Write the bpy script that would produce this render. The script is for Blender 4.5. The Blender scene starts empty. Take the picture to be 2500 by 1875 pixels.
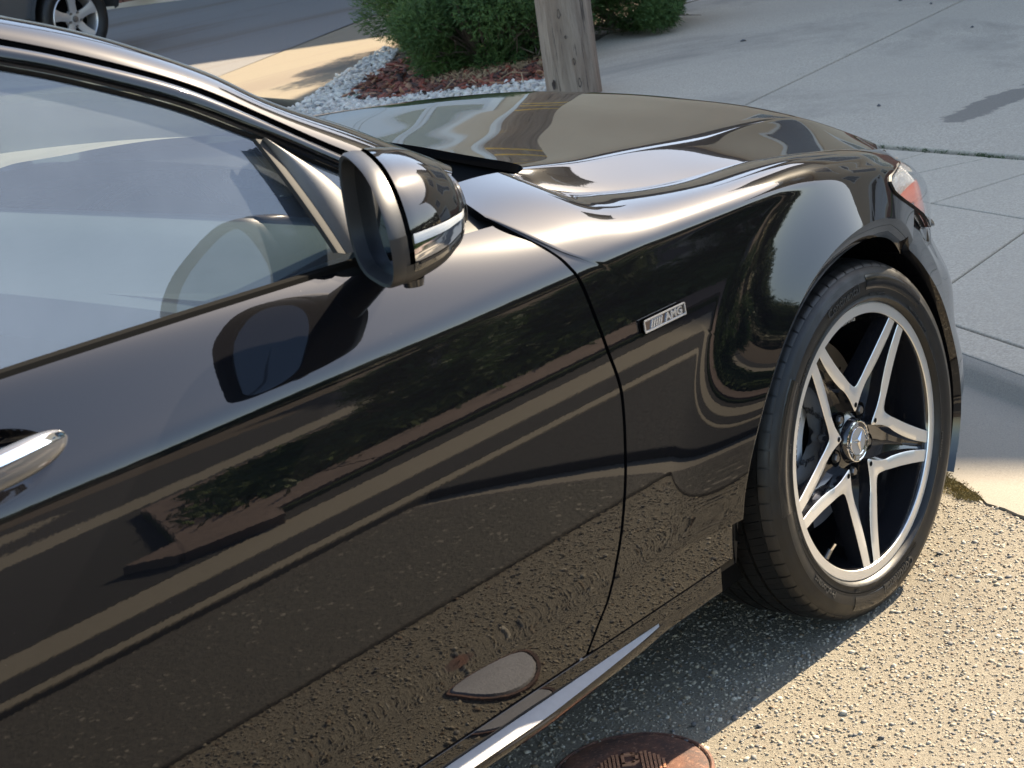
import bpy, bmesh, math, random
import numpy as np
from mathutils import Vector, Matrix, Euler

S = bpy.context.scene
R_ = math.radians
rng = np.random.default_rng(7)
random.seed(7)

# ------------------------------------------------------------------ camera, light, exposure
CP = Vector((-2.662, -2.527, 1.42)); YAW, PIT, ROL = R_(42.79), R_(16.36), R_(-8.6)
fw = Vector((math.cos(YAW)*math.cos(PIT), math.sin(YAW)*math.cos(PIT), -math.sin(PIT)))
rt = Vector((math.sin(YAW), -math.cos(YAW), 0)); up = rt.cross(fw)
Rv = rt*math.cos(ROL)+up*math.sin(ROL); Uv = -rt*math.sin(ROL)+up*math.cos(ROL)
cam_d = bpy.data.cameras.new('camera'); cam = bpy.data.objects.new('camera', cam_d)
S.collection.objects.link(cam); S.camera = cam
cam.matrix_world = Matrix(((Rv.x, Uv.x, -fw.x, CP.x), (Rv.y, Uv.y, -fw.y, CP.y), (Rv.z, Uv.z, -fw.z, CP.z), (0, 0, 0, 1)))
cam_d.sensor_fit = 'HORIZONTAL'; cam_d.sensor_width = 36; cam_d.lens = 36*4580/2500
cam_d.clip_start = 0.05; cam_d.clip_end = 2000
cam_d.dof.use_dof = True; cam_d.dof.focus_distance = 3.9; cam_d.dof.aperture_fstop = 18

SUN_EL, SUN_AZ = R_(36.5), R_(-4)          # azimuth measured from +X towards +Y
sdir = Vector((math.cos(SUN_EL)*math.cos(SUN_AZ), math.cos(SUN_EL)*math.sin(SUN_AZ), math.sin(SUN_EL)))
W = bpy.data.worlds.new('World'); S.world = W; W.use_nodes = True
nt = W.node_tree; bg = nt.nodes['Background']
sky = nt.nodes.new('ShaderNodeTexSky'); sky.sky_type = 'NISHITA'; sky.sun_disc = False
sky.sun_elevation = SUN_EL; sky.sun_rotation = R_(90)-SUN_AZ; sky.air_density = 1.0; sky.dust_density = 1.0; sky.ozone_density = 1.5
nt.links.new(sky.outputs[0], bg.inputs[0]); bg.inputs[1].default_value = 0.125
sl = bpy.data.lights.new('sun', 'SUN'); sl.energy = 5.0; sl.angle = R_(0.53); sl.color = (1.0, 0.885, 0.72)
so = bpy.data.objects.new('sun', sl); S.collection.objects.link(so)
so.rotation_euler = sdir.to_track_quat('Z', 'Y').to_euler(); so.location = (10, 0, 12)
S.view_settings.view_transform = 'Standard'; S.view_settings.look = 'None'
S.view_settings.exposure = 1.95; S.view_settings.gamma = 1.0; S.view_settings.use_white_balance = True; S.view_settings.white_balance_temperature = 7200; S.view_settings.use_curve_mapping = False
S.render.engine = 'CYCLES'; S.cycles.max_bounces = 10; S.cycles.glossy_bounces = 6; S.cycles.transmission_bounces = 8
S.cycles.transparent_max_bounces = 12; S.cycles.caustics_reflective = False; S.cycles.caustics_refractive = False

# ------------------------------------------------------------------ helpers
COL = S.collection

def mesh_obj(name, V, F, mat=None, parent=None, smooth=True, sharp=None, mats=None, fmat=None):
    me = bpy.data.meshes.new(name)
    V = np.asarray(V, dtype=np.float32)
    if isinstance(F, np.ndarray):
        n, k = F.shape
        me.vertices.add(len(V)); me.vertices.foreach_set('co', V.ravel())
        me.loops.add(n*k); me.loops.foreach_set('vertex_index', F.astype(np.int32).ravel())
        me.polygons.add(n); me.polygons.foreach_set('loop_start', np.arange(n, dtype=np.int32)*k)
        try: me.polygons.foreach_set('loop_total', np.full(n, k, dtype=np.int32))
        except Exception: pass
        me.update(calc_edges=True)
    else:
        me.from_pydata([tuple(v) for v in V.tolist()], [], F); me.update()
    me.validate()
    if smooth: me.shade_smooth()
    if sharp is not None: me.set_sharp_from_angle(angle=R_(sharp))
    if mats:
        for m in mats: me.materials.append(m)
        if fmat is not None: me.polygons.foreach_set('material_index', np.asarray(fmat, dtype=np.int32))
    elif mat: me.materials.append(mat)
    o = bpy.data.objects.new(name, me); COL.objects.link(o)
    if parent: o.parent = parent
    return o

class MB:
    def __init__(s): s.V = []; s.F = []; s.M = []; s.n = 0
    def add(s, V, F, m=0):
        V = np.asarray(V, float).reshape(-1, 3); b = s.n
        s.V.append(V); s.n += len(V)
        for f in F: s.F.append([int(i)+b for i in f]); s.M.append(m)
        return s
    def grid(s, P, cu=False, cv=False, flip=False, m=0):
        nu, nv = P.shape[:2]; F = []
        for i in range(nu if cu else nu-1):
            for j in range(nv if cv else nv-1):
                a = i*nv+j; b = ((i+1) % nu)*nv+j; c = ((i+1) % nu)*nv+(j+1) % nv; d = i*nv+(j+1) % nv
                F.append([a, d, c, b] if flip else [a, b, c, d])
        return s.add(P.reshape(-1, 3), F, m)
    def box(s, c, d, rz=0, m=0, M=None):
        x, y, z = [q/2 for q in d]
        V = np.array([(-x, -y, -z), (x, -y, -z), (x, y, -z), (-x, y, -z), (-x, -y, z), (x, -y, z), (x, y, z), (-x, y, z)])
        if rz: V = V@np.array([[math.cos(rz), math.sin(rz), 0], [-math.sin(rz), math.cos(rz), 0], [0, 0, 1]])
        if M is not None: V = V@np.array(M).T
        return s.add(V+np.array(c), [(0, 3, 2, 1), (4, 5, 6, 7), (0, 1, 5, 4), (1, 2, 6, 5), (2, 3, 7, 6), (3, 0, 4, 7)], m)
    def prism(s, poly, ext, m=0, cap=True):
        P = np.asarray(poly, float); n = len(P); Q = P+np.asarray(ext, float)
        F = [[i, (i+1) % n, n+(i+1) % n, n+i] for i in range(n)]
        if cap: F += [list(range(n))[::-1], [n+i for i in range(n)]]
        return s.add(np.vstack([P, Q]), F, m)
    def lathe(s, prof, n=96, axis='y', c=(0, 0, 0), m=0, a0=0, a1=2*math.pi):
        # prof: list of (radius, axial); axis y: circle in x,z
        full = abs(a1-a0-2*math.pi) < 1e-6
        a = np.linspace(a0, a1, n, endpoint=not full); P = np.zeros((n, len(prof), 3))
        for j, (r, t) in enumerate(prof):
            if axis == 'y': P[:, j] = np.stack([r*np.cos(a), 0*a+t, r*np.sin(a)], 1)
            elif axis == 'z': P[:, j] = np.stack([r*np.cos(a), r*np.sin(a), 0*a+t], 1)
            else: P[:, j] = np.stack([0*a+t, r*np.cos(a), r*np.sin(a)], 1)
        return s.grid(P+np.array(c), cu=full, m=m)
    def tube(s, pts, r, n=8, m=0, cap=True):
        pts = np.asarray(pts, float); k = len(pts); r = np.broadcast_to(r, (k,)); P = np.zeros((k, n, 3)); ref = np.array([.13, .21, .97])
        for i in range(k):
            t = pts[min(i+1, k-1)]-pts[max(i-1, 0)]; t /= np.linalg.norm(t)+1e-12
            u = np.cross(t, ref); u /= np.linalg.norm(u)+1e-12; v = np.cross(t, u)
            a = np.linspace(0, 2*math.pi, n, endpoint=False)
            P[i] = pts[i]+r[i]*(np.outer(np.cos(a), u)+np.outer(np.sin(a), v))
        b = s.n; s.grid(P, cv=True, m=m)
        if cap: s.F += [[b+j for j in range(n)], [b+(k-1)*n+j for j in range(n)][::-1]]; s.M += [m, m]
        return s
    def build(s, name, mat=None, parent=None, smooth=True, sharp=35, mats=None, fix=False):
        V = np.vstack(s.V)
        o = mesh_obj(name, V, s.F, mat, parent, smooth, None, mats, s.M if mats else None)
        if fix:
            bm = bmesh.new(); bm.from_mesh(o.data); bmesh.ops.recalc_face_normals(bm, faces=bm.faces); bm.to_mesh(o.data); bm.free()
        if smooth and sharp: o.data.set_sharp_from_angle(angle=R_(sharp))
        return o

def tag(o, label=None, cat=None, group=None, kind=None):
    if label: o['label'] = label
    if cat: o['category'] = cat
    if group: o['group'] = group
    if kind: o['kind'] = kind
    return o
def empty(name, loc=(0, 0, 0), rz=0, parent=None):
    o = bpy.data.objects.new(name, None); COL.objects.link(o); o.location = loc; o.rotation_euler = (0, 0, rz); o.empty_display_size = .2
    if parent: o.parent = parent
    return o
def copy_tree(o, parent=None):
    c = o.copy(); COL.objects.link(c); c.parent = parent
    for ch in list(o.children): copy_tree(ch, c)
    return c

def cspline(xk, yk):
    """natural cubic spline, vectorised; yk (n,...)"""
    xk = np.asarray(xk, float); yk = np.asarray(yk, float); n = len(xk); h = np.diff(xk)
    A = np.zeros((n, n)); B = np.zeros((n,)+yk.shape[1:]); A[0, 0] = A[-1, -1] = 1
    for i in range(1, n-1):
        A[i, i-1] = h[i-1]; A[i, i] = 2*(h[i-1]+h[i]); A[i, i+1] = h[i]
        B[i] = 6*((yk[i+1]-yk[i])/h[i]-(yk[i]-yk[i-1])/h[i-1])
    M = np.linalg.solve(A, B.reshape(n, -1)).reshape(B.shape)
    def f(x):
        x = np.clip(np.asarray(x, float), xk[0], xk[-1]); i = np.clip(np.searchsorted(xk, x)-1, 0, n-2)
        hh = h[i]; a = (xk[i+1]-x)/hh; b = (x-xk[i])/hh
        if yk.ndim > 1:
            e = (slice(None),)*x.ndim+(None,)*(yk.ndim-1); a = a[e]; b = b[e]; hh = hh[e]
        return a*yk[i]+b*yk[i+1]+((a**3-a)*M[i]+(b**3-b)*M[i+1])*hh**2/6
    return f
def pchip(xk, yk):
    """monotone cubic (Fritsch-Carlson)"""
    xk = np.asarray(xk, float); yk = np.asarray(yk, float); h = np.diff(xk); d = np.diff(yk)/h; m = np.zeros_like(yk)
    m[0] = d[0]; m[-1] = d[-1]
    for i in range(1, len(xk)-1):
        if d[i-1]*d[i] > 0:
            w1 = 2*h[i]+h[i-1]; w2 = h[i]+2*h[i-1]; m[i] = (w1+w2)/(w1/d[i-1]+w2/d[i])
    def f(x):
        x = np.clip(np.asarray(x, float), xk[0], xk[-1]); i = np.clip(np.searchsorted(xk, x)-1, 0, len(xk)-2)
        t = (x-xk[i])/h[i]
        return (2*t**3-3*t**2+1)*yk[i]+(t**3-2*t**2+t)*h[i]*m[i]+(-2*t**3+3*t**2)*yk[i+1]+(t**3-t**2)*h[i]*m[i+1]
    return f
def bsp(P, v):
    """clamped-ish uniform cubic B-spline: P (n, rows, k) control rows, v (n,) in [0, rows-1]"""
    n, r, k = P.shape
    P = np.concatenate([2*P[:, :1]-P[:, 1:2], P, 2*P[:, -1:]-P[:, -2:-1]], 1)
    v = np.clip(v, 0, r-1-1e-6); i = v.astype(int); t = (v-i)[:, None]; a = np.arange(n)
    return ((1-t)**3*P[a, i]+(3*t**3-6*t**2+4)*P[a, i+1]+(-3*t**3+3*t**2+3*t+1)*P[a, i+2]+t**3*P[a, i+3])/6
def sstep(a, b, x):
    t = np.clip((np.asarray(x, float)-a)/(b-a), 0, 1); return t*t*(3-2*t)

# ------------------------------------------------------------------ pixel <-> world (only used while placing things on real surfaces)
def px(x, y, ax, val):
    """point where the photograph's pixel (2212 wide) meets the plane axis=val"""
    u, v = x*2500/2212, y*2500/2212
    d = fw+Rv*((u-1250)/4580)-Uv*((v-937.5)/4580)
    t = (val-CP[ax])/d[ax]
    return CP+d*t
def gp(x, y, z=0.0):
    p = px(x, y, 2, z); return (p.x, p.y)

# ------------------------------------------------------------------ materials
def new_mat(name):
    m = bpy.data.materials.new(name); m.use_nodes = True; return m, m.node_tree, m.node_tree.nodes['Principled BSDF']
def N(t, typ, **kw):
    n = t.nodes.new(typ)
    for k, v in kw.items():
        if k in n.inputs: n.inputs[k].default_value = v
        else: setattr(n, k, v)
    return n
def mixc(t, f, a, b, mode='MIX'):
    n = t.nodes.new('ShaderNodeMix'); n.data_type = 'RGBA'; n.blend_type = mode
    for s, v in ((0, f), (6, a), (7, b)):
        if hasattr(v, 'is_linked') or isinstance(v, bpy.types.NodeSocket): t.links.new(v, n.inputs[s])
        else: n.inputs[s].default_value = v if s == 0 else (tuple(v)+(1,))[:4]
    return n.outputs[2]
def ramp(t, src, stops):
    r = t.nodes.new('ShaderNodeValToRGB'); e = r.color_ramp.elements
    while len(e) < len(stops): e.new(.5)
    for k, (p, c) in enumerate(stops):
        e[k].position = p; e[k].color = (c, c, c, 1) if np.isscalar(c) else tuple(c)+(1,)
    t.links.new(src, r.inputs[0]); return r.outputs[0]
def noise(t, scale, detail=6, rough=.6, vec=None, dist=0):
    n = N(t, 'ShaderNodeTexNoise', Scale=scale, Detail=detail, Roughness=rough, Distortion=dist)
    if vec: t.links.new(vec, n.inputs['Vector'])
    return n.outputs['Fac']
def coord(t, kind='Object', scale=None, rot=None):
    c = t.nodes.new('ShaderNodeTexCoord').outputs[kind]
    if scale or rot:
        m = N(t, 'ShaderNodeMapping')
        if scale: m.inputs['Scale'].default_value = scale
        if rot: m.inputs['Rotation'].default_value = rot
        t.links.new(c, m.inputs[0]); return m.outputs[0]
    return c
def bump(t, b, h, strength=.5, dist=.01):
    n = N(t, 'ShaderNodeBump', Strength=strength, Distance=dist); t.links.new(h, n.inputs['Height']); t.links.new(n.outputs[0], b.inputs['Normal']); return n
def simple(name, col, rough=.5, metal=0, spec=.5, coat=0, nscale=None, namt=.15, bscale=None, bstr=.2, bdist=.002, ior=None):
    m, t, b = new_mat(name)
    b.inputs['Base Color'].default_value = tuple(col)+(1,); b.inputs['Roughness'].default_value = rough; b.inputs['Metallic'].default_value = metal
    b.inputs['Specular IOR Level'].default_value = spec
    if ior: b.inputs['IOR'].default_value = ior
    if coat: b.inputs['Coat Weight'].default_value = coat; b.inputs['Coat Roughness'].default_value = .02
    c = coord(t)
    if nscale:
        f = noise(t, nscale, vec=c)
        t.links.new(mixc(t, f, [q*(1-namt) for q in col], [min(1, q*(1+namt)) for q in col]), b.inputs['Base Color'])
    if bscale: bump(t, b, noise(t, bscale, vec=c), bstr, bdist)
    return m

# gloss black paint: clear coat over black, dust specks and faint swirl wear
def make_paint():
    m, t, b = new_mat('black_paint'); c = coord(t)
    v = N(t, 'ShaderNodeTexVoronoi', Scale=70); t.links.new(c, v.inputs['Vector'])
    r1 = ramp(t, v.outputs['Distance'], [(.0, 1.0), (.03, 0.0)])
    pick = ramp(t, noise(t, 9, 2, vec=c), [(.54, 0), (.58, 1)])
    mul = N(t, 'ShaderNodeMath', operation='MULTIPLY'); t.links.new(r1, mul.inputs[0]); t.links.new(pick, mul.inputs[1])
    t.links.new(mixc(t, mul.outputs[0], (.0045, .0045, .0055), (.30, .28, .25)), b.inputs['Base Color'])
    b.inputs['Roughness'].default_value = .19; b.inputs['Specular IOR Level'].default_value = .008
    pn = N(t, 'ShaderNodeBump', Strength=.0016, Distance=.01); t.links.new(noise(t, 190, 2, .5, vec=c), pn.inputs['Height']); t.links.new(pn.outputs[0], b.inputs['Coat Normal'])
    b.inputs['Coat Weight'].default_value = 1; b.inputs['Coat Roughness'].default_value = .018; b.inputs['Coat IOR'].default_value = 1.55
    return m
M = {}
M['paint'] = make_paint()
M['paint_gray'] = simple('pickup_paint', (.045, .047, .05), .3, coat=.8)
M['black_plastic'] = simple('black_plastic', (.018, .018, .019), .42, nscale=60, bscale=900, bstr=.15, bdist=.0004)
M['black_gloss'] = simple('black_gloss', (.006, .006, .007), .08, coat=1)
M['rubber_seal'] = simple('rubber_seal', (.008, .008, .008), .5, spec=.25)
M['dark'] = simple('dark_liner', (.006, .006, .006), .9, spec=.05)
M['chrome'] = simple('chrome', (.8, .8, .82), .06, 1)
M['chrome_dark'] = simple('polished_dark_handle', (.10,.10,.105), .10, .3, coat=1)
M['badge'] = simple('badge_chrome', (.82, .83, .86), .22, .85)
M['satin'] = simple('satin_trim', (.35, .34, .33), .3, 1)
M['alu'] = simple('machined_aluminium', (.80, .78, .74), .32, .75, nscale=14, namt=.06)
M['alu_dull'] = simple('cast_aluminium', (.42, .42, .42), .4, .6, nscale=30)
M['rim_black'] = simple('gloss_black_rim', (.010, .010, .012), .16, coat=1)
M['steel'] = simple('brake_steel', (.20, .19, .18), .35, .9, nscale=20)
M['print_dark'] = simple('dark_print', (.02, .02, .02), .5)
M['cap_grey'] = simple('cap_grey', (.30, .30, .31), .35, .5)
M['interior'] = simple('interior_trim', (.10, .105, .115), .6, nscale=40); M['seat'] = simple('seat_leather', (.20, .205, .215), .5, nscale=30)
M['interior_light'] = simple('interior_headliner', (.30, .30, .29), .8)
M['cluster'] = simple('gauge_ring', (.42, .45, .48), .35, .5)
def make_glass(name, tint, sky_haze=0, ior=1.55):
    m, t, b = new_mat(name); t.nodes.remove(b); out = t.nodes['Material Output']
    tr = N(t, 'ShaderNodeBsdfTransparent'); tr.inputs[0].default_value = tuple(tint)+(1,)
    gl = N(t, 'ShaderNodeBsdfGlossy', Roughness=.003); gl.inputs[0].default_value = (1, 1, 1, 1)
    fr = N(t, 'ShaderNodeFresnel', IOR=ior); gm = t.nodes.new('ShaderNodeNewGeometry'); mr = N(t, 'ShaderNodeMapRange'); mr.inputs['To Min'].default_value = ior; mr.inputs['To Max'].default_value = 1/ior; t.links.new(gm.outputs['Backfacing'], mr.inputs['Value']); t.links.new(mr.outputs[0], fr.inputs['IOR']); mx = t.nodes.new('ShaderNodeMixShader')
    t.links.new(fr.outputs[0], mx.inputs[0]); t.links.new(tr.outputs[0], mx.inputs[1]); t.links.new(gl.outputs[0], mx.inputs[2]); t.links.new(mx.outputs[0], out.inputs[0])
    if sky_haze:
        df = N(t, 'ShaderNodeBsdfDiffuse'); df.inputs[0].default_value = (.50, .60, .74, 1); m2 = t.nodes.new('ShaderNodeMixShader'); c = coord(t)  # pale blue diffuse share paints the mirrored sky as haze
        t.links.new(ramp(t, noise(t, 2.2, 5, .6, vec=c), [(.3, sky_haze*.5), (.75, sky_haze*1.4)]), m2.inputs[0]); t.links.new(mx.outputs[0], m2.inputs[1]); t.links.new(df.outputs[0], m2.inputs[2]); t.links.new(m2.outputs[0], out.inputs[0])
    return m
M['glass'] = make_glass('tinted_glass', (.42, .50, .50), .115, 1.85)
M['clear'] = make_glass('clear_lens', (.95, .96, .97), 0, 1.25)
m, t, b = new_mat('mirror_glass'); b.inputs['Metallic'].default_value = 1; b.inputs['Base Color'].default_value = (.35, .38, .42, 1); b.inputs['Roughness'].default_value = .02; M['mirror'] = m
m, t, b = new_mat('amber_lens'); b.inputs['Base Color'].default_value = (.42, .075, .006, 1); b.inputs['Roughness'].default_value = .12; b.inputs['Coat Weight'].default_value = 1; M['amber'] = m
# tyre rubber with dressing shine
m, t, b = new_mat('tyre_rubber'); c = coord(t); f = noise(t, 60, 5, vec=c)
t.links.new(mixc(t, f, (.006, .006, .006), (.014, .0135, .013)), b.inputs['Base Color'])
t.links.new(ramp(t, noise(t, 30, 4, vec=c), [(.3, .30), (.7, .55)]), b.inputs['Roughness']); b.inputs['Specular IOR Level'].default_value = .35; bump(t, b, noise(t, 900, 3, vec=c), .25, .0006); M['tyre'] = m

def ground_mat(name, c0, c1, c2, fine=220, big=1.5, bs=.5, bd=.004, rough=.9, specks=None, stain=None, streak=None, spot=None):
    m, t, b = new_mat(name); c = coord(t)
    a = mixc(t, ramp(t, noise(t, fine, 5, .7, vec=c), [(.3, 0), (.7, 1)]), c0, c1)
    a = mixc(t, ramp(t, noise(t, big, 6, .65, vec=c), [(.35, 0), (.7, .7)]), a, c2)
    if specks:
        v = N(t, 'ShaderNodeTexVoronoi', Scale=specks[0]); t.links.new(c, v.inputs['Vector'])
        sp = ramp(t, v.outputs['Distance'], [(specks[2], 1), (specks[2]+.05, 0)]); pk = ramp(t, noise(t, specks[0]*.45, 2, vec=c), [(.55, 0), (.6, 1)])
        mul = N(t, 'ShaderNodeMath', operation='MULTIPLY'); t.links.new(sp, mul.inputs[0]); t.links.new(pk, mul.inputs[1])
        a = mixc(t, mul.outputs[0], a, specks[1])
    if stain: a = mixc(t, ramp(t, noise(t, stain[1], 6, .7, vec=coord(t, 'Object', stain[2], stain[3] if len(stain) > 3 else None), dist=.6), [(.5, 0), (.72, .8)]), a, stain[0])
    if spot:
        (sx, sy, sr, scol) = spot; mp = N(t, 'ShaderNodeMapping'); mp.inputs['Location'].default_value = (-sx/sr[0], -sy/sr[1], 0); mp.inputs['Scale'].default_value = (1/sr[0], 1/sr[1], 0); t.links.new(c, mp.inputs[0])
        ln = N(t, 'ShaderNodeVectorMath', operation='LENGTH'); t.links.new(mp.outputs[0], ln.inputs[0]); ad = N(t, 'ShaderNodeMath', operation='ADD'); t.links.new(ln.outputs['Value'], ad.inputs[0]); t.links.new(noise(t, 3.5, 6, .75, vec=c), ad.inputs[1])
        a = mixc(t, ramp(t, ad.outputs[0], [(.95, .75), (1.35, 0)]), a, scol)
    t.links.new(a, b.inputs['Base Color']); b.inputs['Roughness'].default_value = rough; b.inputs['Specular IOR Level'].default_value = .3
    bump(t, b, noise(t, fine*.6, 6, .75, vec=c), bs, bd); return m
M['asphalt'] = ground_mat('aggregate_asphalt', (.130, .114, .088), (.32, .285, .22), (.228, .20, .152), fine=190, big=2.2, bs=.8, bd=.010, specks=(120, (.06, .052, .04), .20), stain=((.15, .13, .10), .9, (1, 1, 1)))  # dark specks paint the shaded holes between pebbles
M['road'] = ground_mat('worn_road_asphalt', (.075, .07, .06), (.17, .158, .135), (.12, .11, .095), fine=120, big=.8, bs=1, bd=.01, specks=(60, (.40, .36, .3), .25))
M['gutter'] = ground_mat('gutter_concrete', (.17, .15, .12), (.29, .262, .215), (.225, .205, .168), fine=260, big=2.5, specks=(120, (.10, .10, .10), .12), bs=.35, bd=.003)
M['walk'] = ground_mat('sidewalk_concrete', (.25, .213, .163), (.56, .48, .37), (.37, .318, .245), fine=150, big=1.6, specks=(90, (.42, .41, .39), .12), bs=.35, bd=.003)
M['drive'] = ground_mat('driveway_concrete', (.235, .198, .15), (.54, .463, .358), (.345, .296, .23), fine=110, big=1.2, specks=(80, (.40, .39, .37), .13), bs=.35, bd=.003, stain=((.17, .15, .125), .55, (1, 1, 1)), spot=(gp(2150, 235)[0], gp(2150, 235)[1], (.85, .22), (.13, .115, .095)))
M['drive_old'] = ground_mat('stained_driveway_concrete', (.145, .12, .083), (.205, .172, .12), (.175, .145, .10), fine=130, big=.7, bs=.3, bd=.003, stain=((.12, .09, .07), .55, (.25, 2.2, 1), (0, 0, R_(-15))))
M['dark_paving'] = ground_mat('dark_streaked_paving', (.10, .096, .09), (.20, .19, .175), (.148, .14, .13), fine=90, big=.8, bs=.6, bd=.006, stain=((.10, .068, .045), .5, (.22, 2.2, 1), (0, 0, R_(-15))))
M['soil'] = ground_mat('dry_soil', (.10, .075, .055), (.19, .15, .11), (.14, .11, .08), fine=60, big=1.2, bs=1, bd=.02)
M['grass_soil'] = ground_mat('lawn_base', (.03, .055, .015), (.07, .12, .03), (.05, .08, .025), fine=80, big=1.0, bs=1, bd=.02)

# ================================================================== SETTING
def struct(o, label=None): o['kind'] = 'structure'; return o
def isect(p, d, q, e):
    A = np.array([[d[0], -e[0]], [d[1], -e[1]]]); t = np.linalg.solve(A, np.array(q)-np.array(p)); return np.array(p)+np.array(d)*t[0]
def line(a, b): a, b = np.array(a, float), np.array(b, float); return a, (b-a)/np.linalg.norm(b-a)
def slab(name, poly, z0, z1, mat, parent=None, bev=.006, inset=.004):
    """prism with a softened top arris"""
    P = np.array(poly, float)
    ar = sum(P[i][0]*P[(i+1) % len(P)][1]-P[(i+1) % len(P)][0]*P[i][1] for i in range(len(P)))
    if ar < 0: P = P[::-1]
    def off(d):
        n = len(P); Q = []
        for i in range(n):
            a, b, c = P[i-1], P[i], P[(i+1) % n]; u = (b-a)/np.linalg.norm(b-a); v = (c-b)/np.linalg.norm(c-b)
            n1 = np.array([-u[1], u[0]]); n2 = np.array([-v[1], v[0]]); m = (n1+n2); m /= max(.3, 1+n1@n2); Q.append(b+m*d)
        return np.array(Q)
    n = len(P); L = [(off(inset), z0), (off(inset), z1-bev), (off(inset+bev*.3), z1-bev*.3), (off(inset+bev), z1)]
    V = np.vstack([np.hstack([q, np.full((n, 1), z)]) for q, z in L]); F = []
    for k in range(3):
        for i in range(n): F.append([k*n+i, k*n+(i+1) % n, (k+1)*n+(i+1) % n, (k+1)*n+i])
    F.append([3*n+i for i in range(n)])
    return mesh_obj(name, V, F, mat, parent, smooth=False)

mb = MB(); mb.add([(-700, -700, -.07), (700, -700, -.07), (700, 700, -.07), (-700, 700, -.07)], [(0, 1, 2, 3)]); struct(mb.build('ground', M['soil'], smooth=False))
g = np.array([.49, .872]); g /= np.linalg.norm(g); gu = np.array([.872, -.49]); gu /= np.linalg.norm(gu)
p_gut, p_lip, p_j1, p_j2 = np.array([.585, -.72]), np.array([1.235, -.40]), np.array([1.60, -.20]), np.array([2.93, .46])
GZ = .03
def along(p, t): return np.array(p)+g*t
# street: one sheet up to the gutter
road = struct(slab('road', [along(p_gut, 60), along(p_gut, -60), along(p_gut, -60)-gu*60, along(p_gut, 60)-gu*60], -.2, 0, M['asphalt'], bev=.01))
# gutter pan, dished towards the rolled kerb lip, slightly ragged at the street edge
ts = np.concatenate([np.linspace(-40, -4, 30)[:-1], np.linspace(-4, 3, 160)[:-1], np.linspace(3, 40, 30)]); prof_g = [(-.012, -.05), (.0, .004), (.06, .0045), (.25, .000), (.50, -.010), (.60, -.012), (.635, -.006), (.668, .020), (.70, .028), (.735, GZ)]
d_lip = (p_lip-p_gut)@gu; V = np.zeros((len(ts), len(prof_g), 3)); wob = .006*np.sin(ts*9)+.008*np.sin(ts*23+1)+.005*rng.normal(size=len(ts))
for j, (d, z) in enumerate(prof_g):
    dd_ = d/.735*(d_lip+.05); q = p_gut[None]+ts[:, None]*g[None]+gu[None]*(dd_+(wob if j < 2 else 0*wob)[:, None]); V[:, j] = np.hstack([q, np.full((len(ts), 1), z)])
mb = MB(); mb.grid(V, flip=True); gut = struct(mb.build('gutter', M['gutter'], sharp=60, fix=True))
# concrete flags between kerb lip and driveway
walk = struct(empty('sidewalk'))
gapA, gapB = np.array(gp(1985, 327, GZ)), np.array(gp(2212, 345, GZ)); gap_l = line(gapA, gapB); j1_l = (p_j1+gu*0, g); j2_l = line(gp(2003, 437, GZ), gp(2212, 472, GZ)); lip_l = (p_gut+gu*(d_lip+.052), g)
j1_l = line(gp(2075, 706, GZ), gp(2212, 751, GZ))
def quad(l0, l1, c0, c1): return [isect(*l0, *c0), isect(*l0, *c1), isect(*l1, *c1), isect(*l1, *c0)]
crossB = [line((2.2, 2.6), (3.2, 2.7)), line(gp(2070, 600, GZ), gp(2212, 500, GZ))]+[(np.array([1.2, -1.7-1.6*k]), np.array([.97, -.24])) for k in range(5)]
crossA = [(np.array([1.5, 1.9]), gu), (np.array([.45, -1.6]), gu), (np.array([-.3, -3.2]), gu), (np.array([-1.1, -4.8]), gu), (np.array([-2.6, -7.8]), gu)]
crossC = [(np.array([4.2, 3.4]), np.array([1, -.1])), (np.array([3.9, 2.2]), np.array([1, -.1])), line(gp(1964, 340, GZ), gp(2012, 325, GZ)), line(gp(1983, 373, GZ), gp(2137, 340, GZ)), line(gp(2015, 438, GZ), gp(2212, 375, GZ))]+[(np.array([2.3, -.9-1.3*k]), np.array([.97, -.24])) for k in range(6)]
for l0, l1, cr in ((lip_l, j1_l, crossA), (j1_l, j2_l, crossB), (j2_l, gap_l, crossC)):
    for a, b in zip(cr[:-1], cr[1:]): slab('paving_slab', quad(l0, l1, a, b), -.1, GZ, M['walk'], walk, bev=.005, inset=.0045)
# driveway of the house ahead: two big slabs, and the older one on the left
drive = struct(empty('driveway'))
LJ = line(gp(1610, 226, GZ), gp(2080, 0, GZ)); n_g = gap_l[1]; gap2 = (gap_l[0]+np.array([.05, -.012]), gap_l[1])
bedR = line(gp(1215, 128, GZ), gp(1440, 0, GZ))
far = (np.array([19.0, 0]), np.array([-.41, .91])); rgt = (np.array([3.2, -2.6]), np.array([.95, -.32]))
slab('paving_slab', [isect(*gap2, *bedR), isect(*gap2, *LJ), isect(*far, *LJ), isect(*far, *bedR)], -.1, GZ, M['drive'], drive, inset=.007, bev=.007)
slab('paving_slab', [isect(*gap2, *LJ), isect(*gap2, *rgt), isect(*far, *rgt), isect(*far, *LJ)], -.1, GZ, M['drive'], drive, inset=.007, bev=.007)
bedL = line(gp(640, 232, GZ), gp(845, 95, GZ))
stripL = line(gp(470, 165, GZ), gp(790, 40, GZ))
struct(slab('concrete_strip', [isect(*gap2, *bedL), isect(*far, *bedL), isect(*far, *stripL), isect(*gap2, *stripL)], -.1, GZ-.002, M['drive_old']))
old = struct(slab('old_driveway', [isect(*gap2, *stripL), isect(*far, *stripL), isect(*far, np.array([8, 20]), np.array([.91, .41])), isect(*gap2, np.array([4, 17]), np.array([.91, .41]))], -.1, GZ-.008, M['dark_paving'], inset=.002))  # darker grey surface with brown streaks, left of the pale strip
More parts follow.
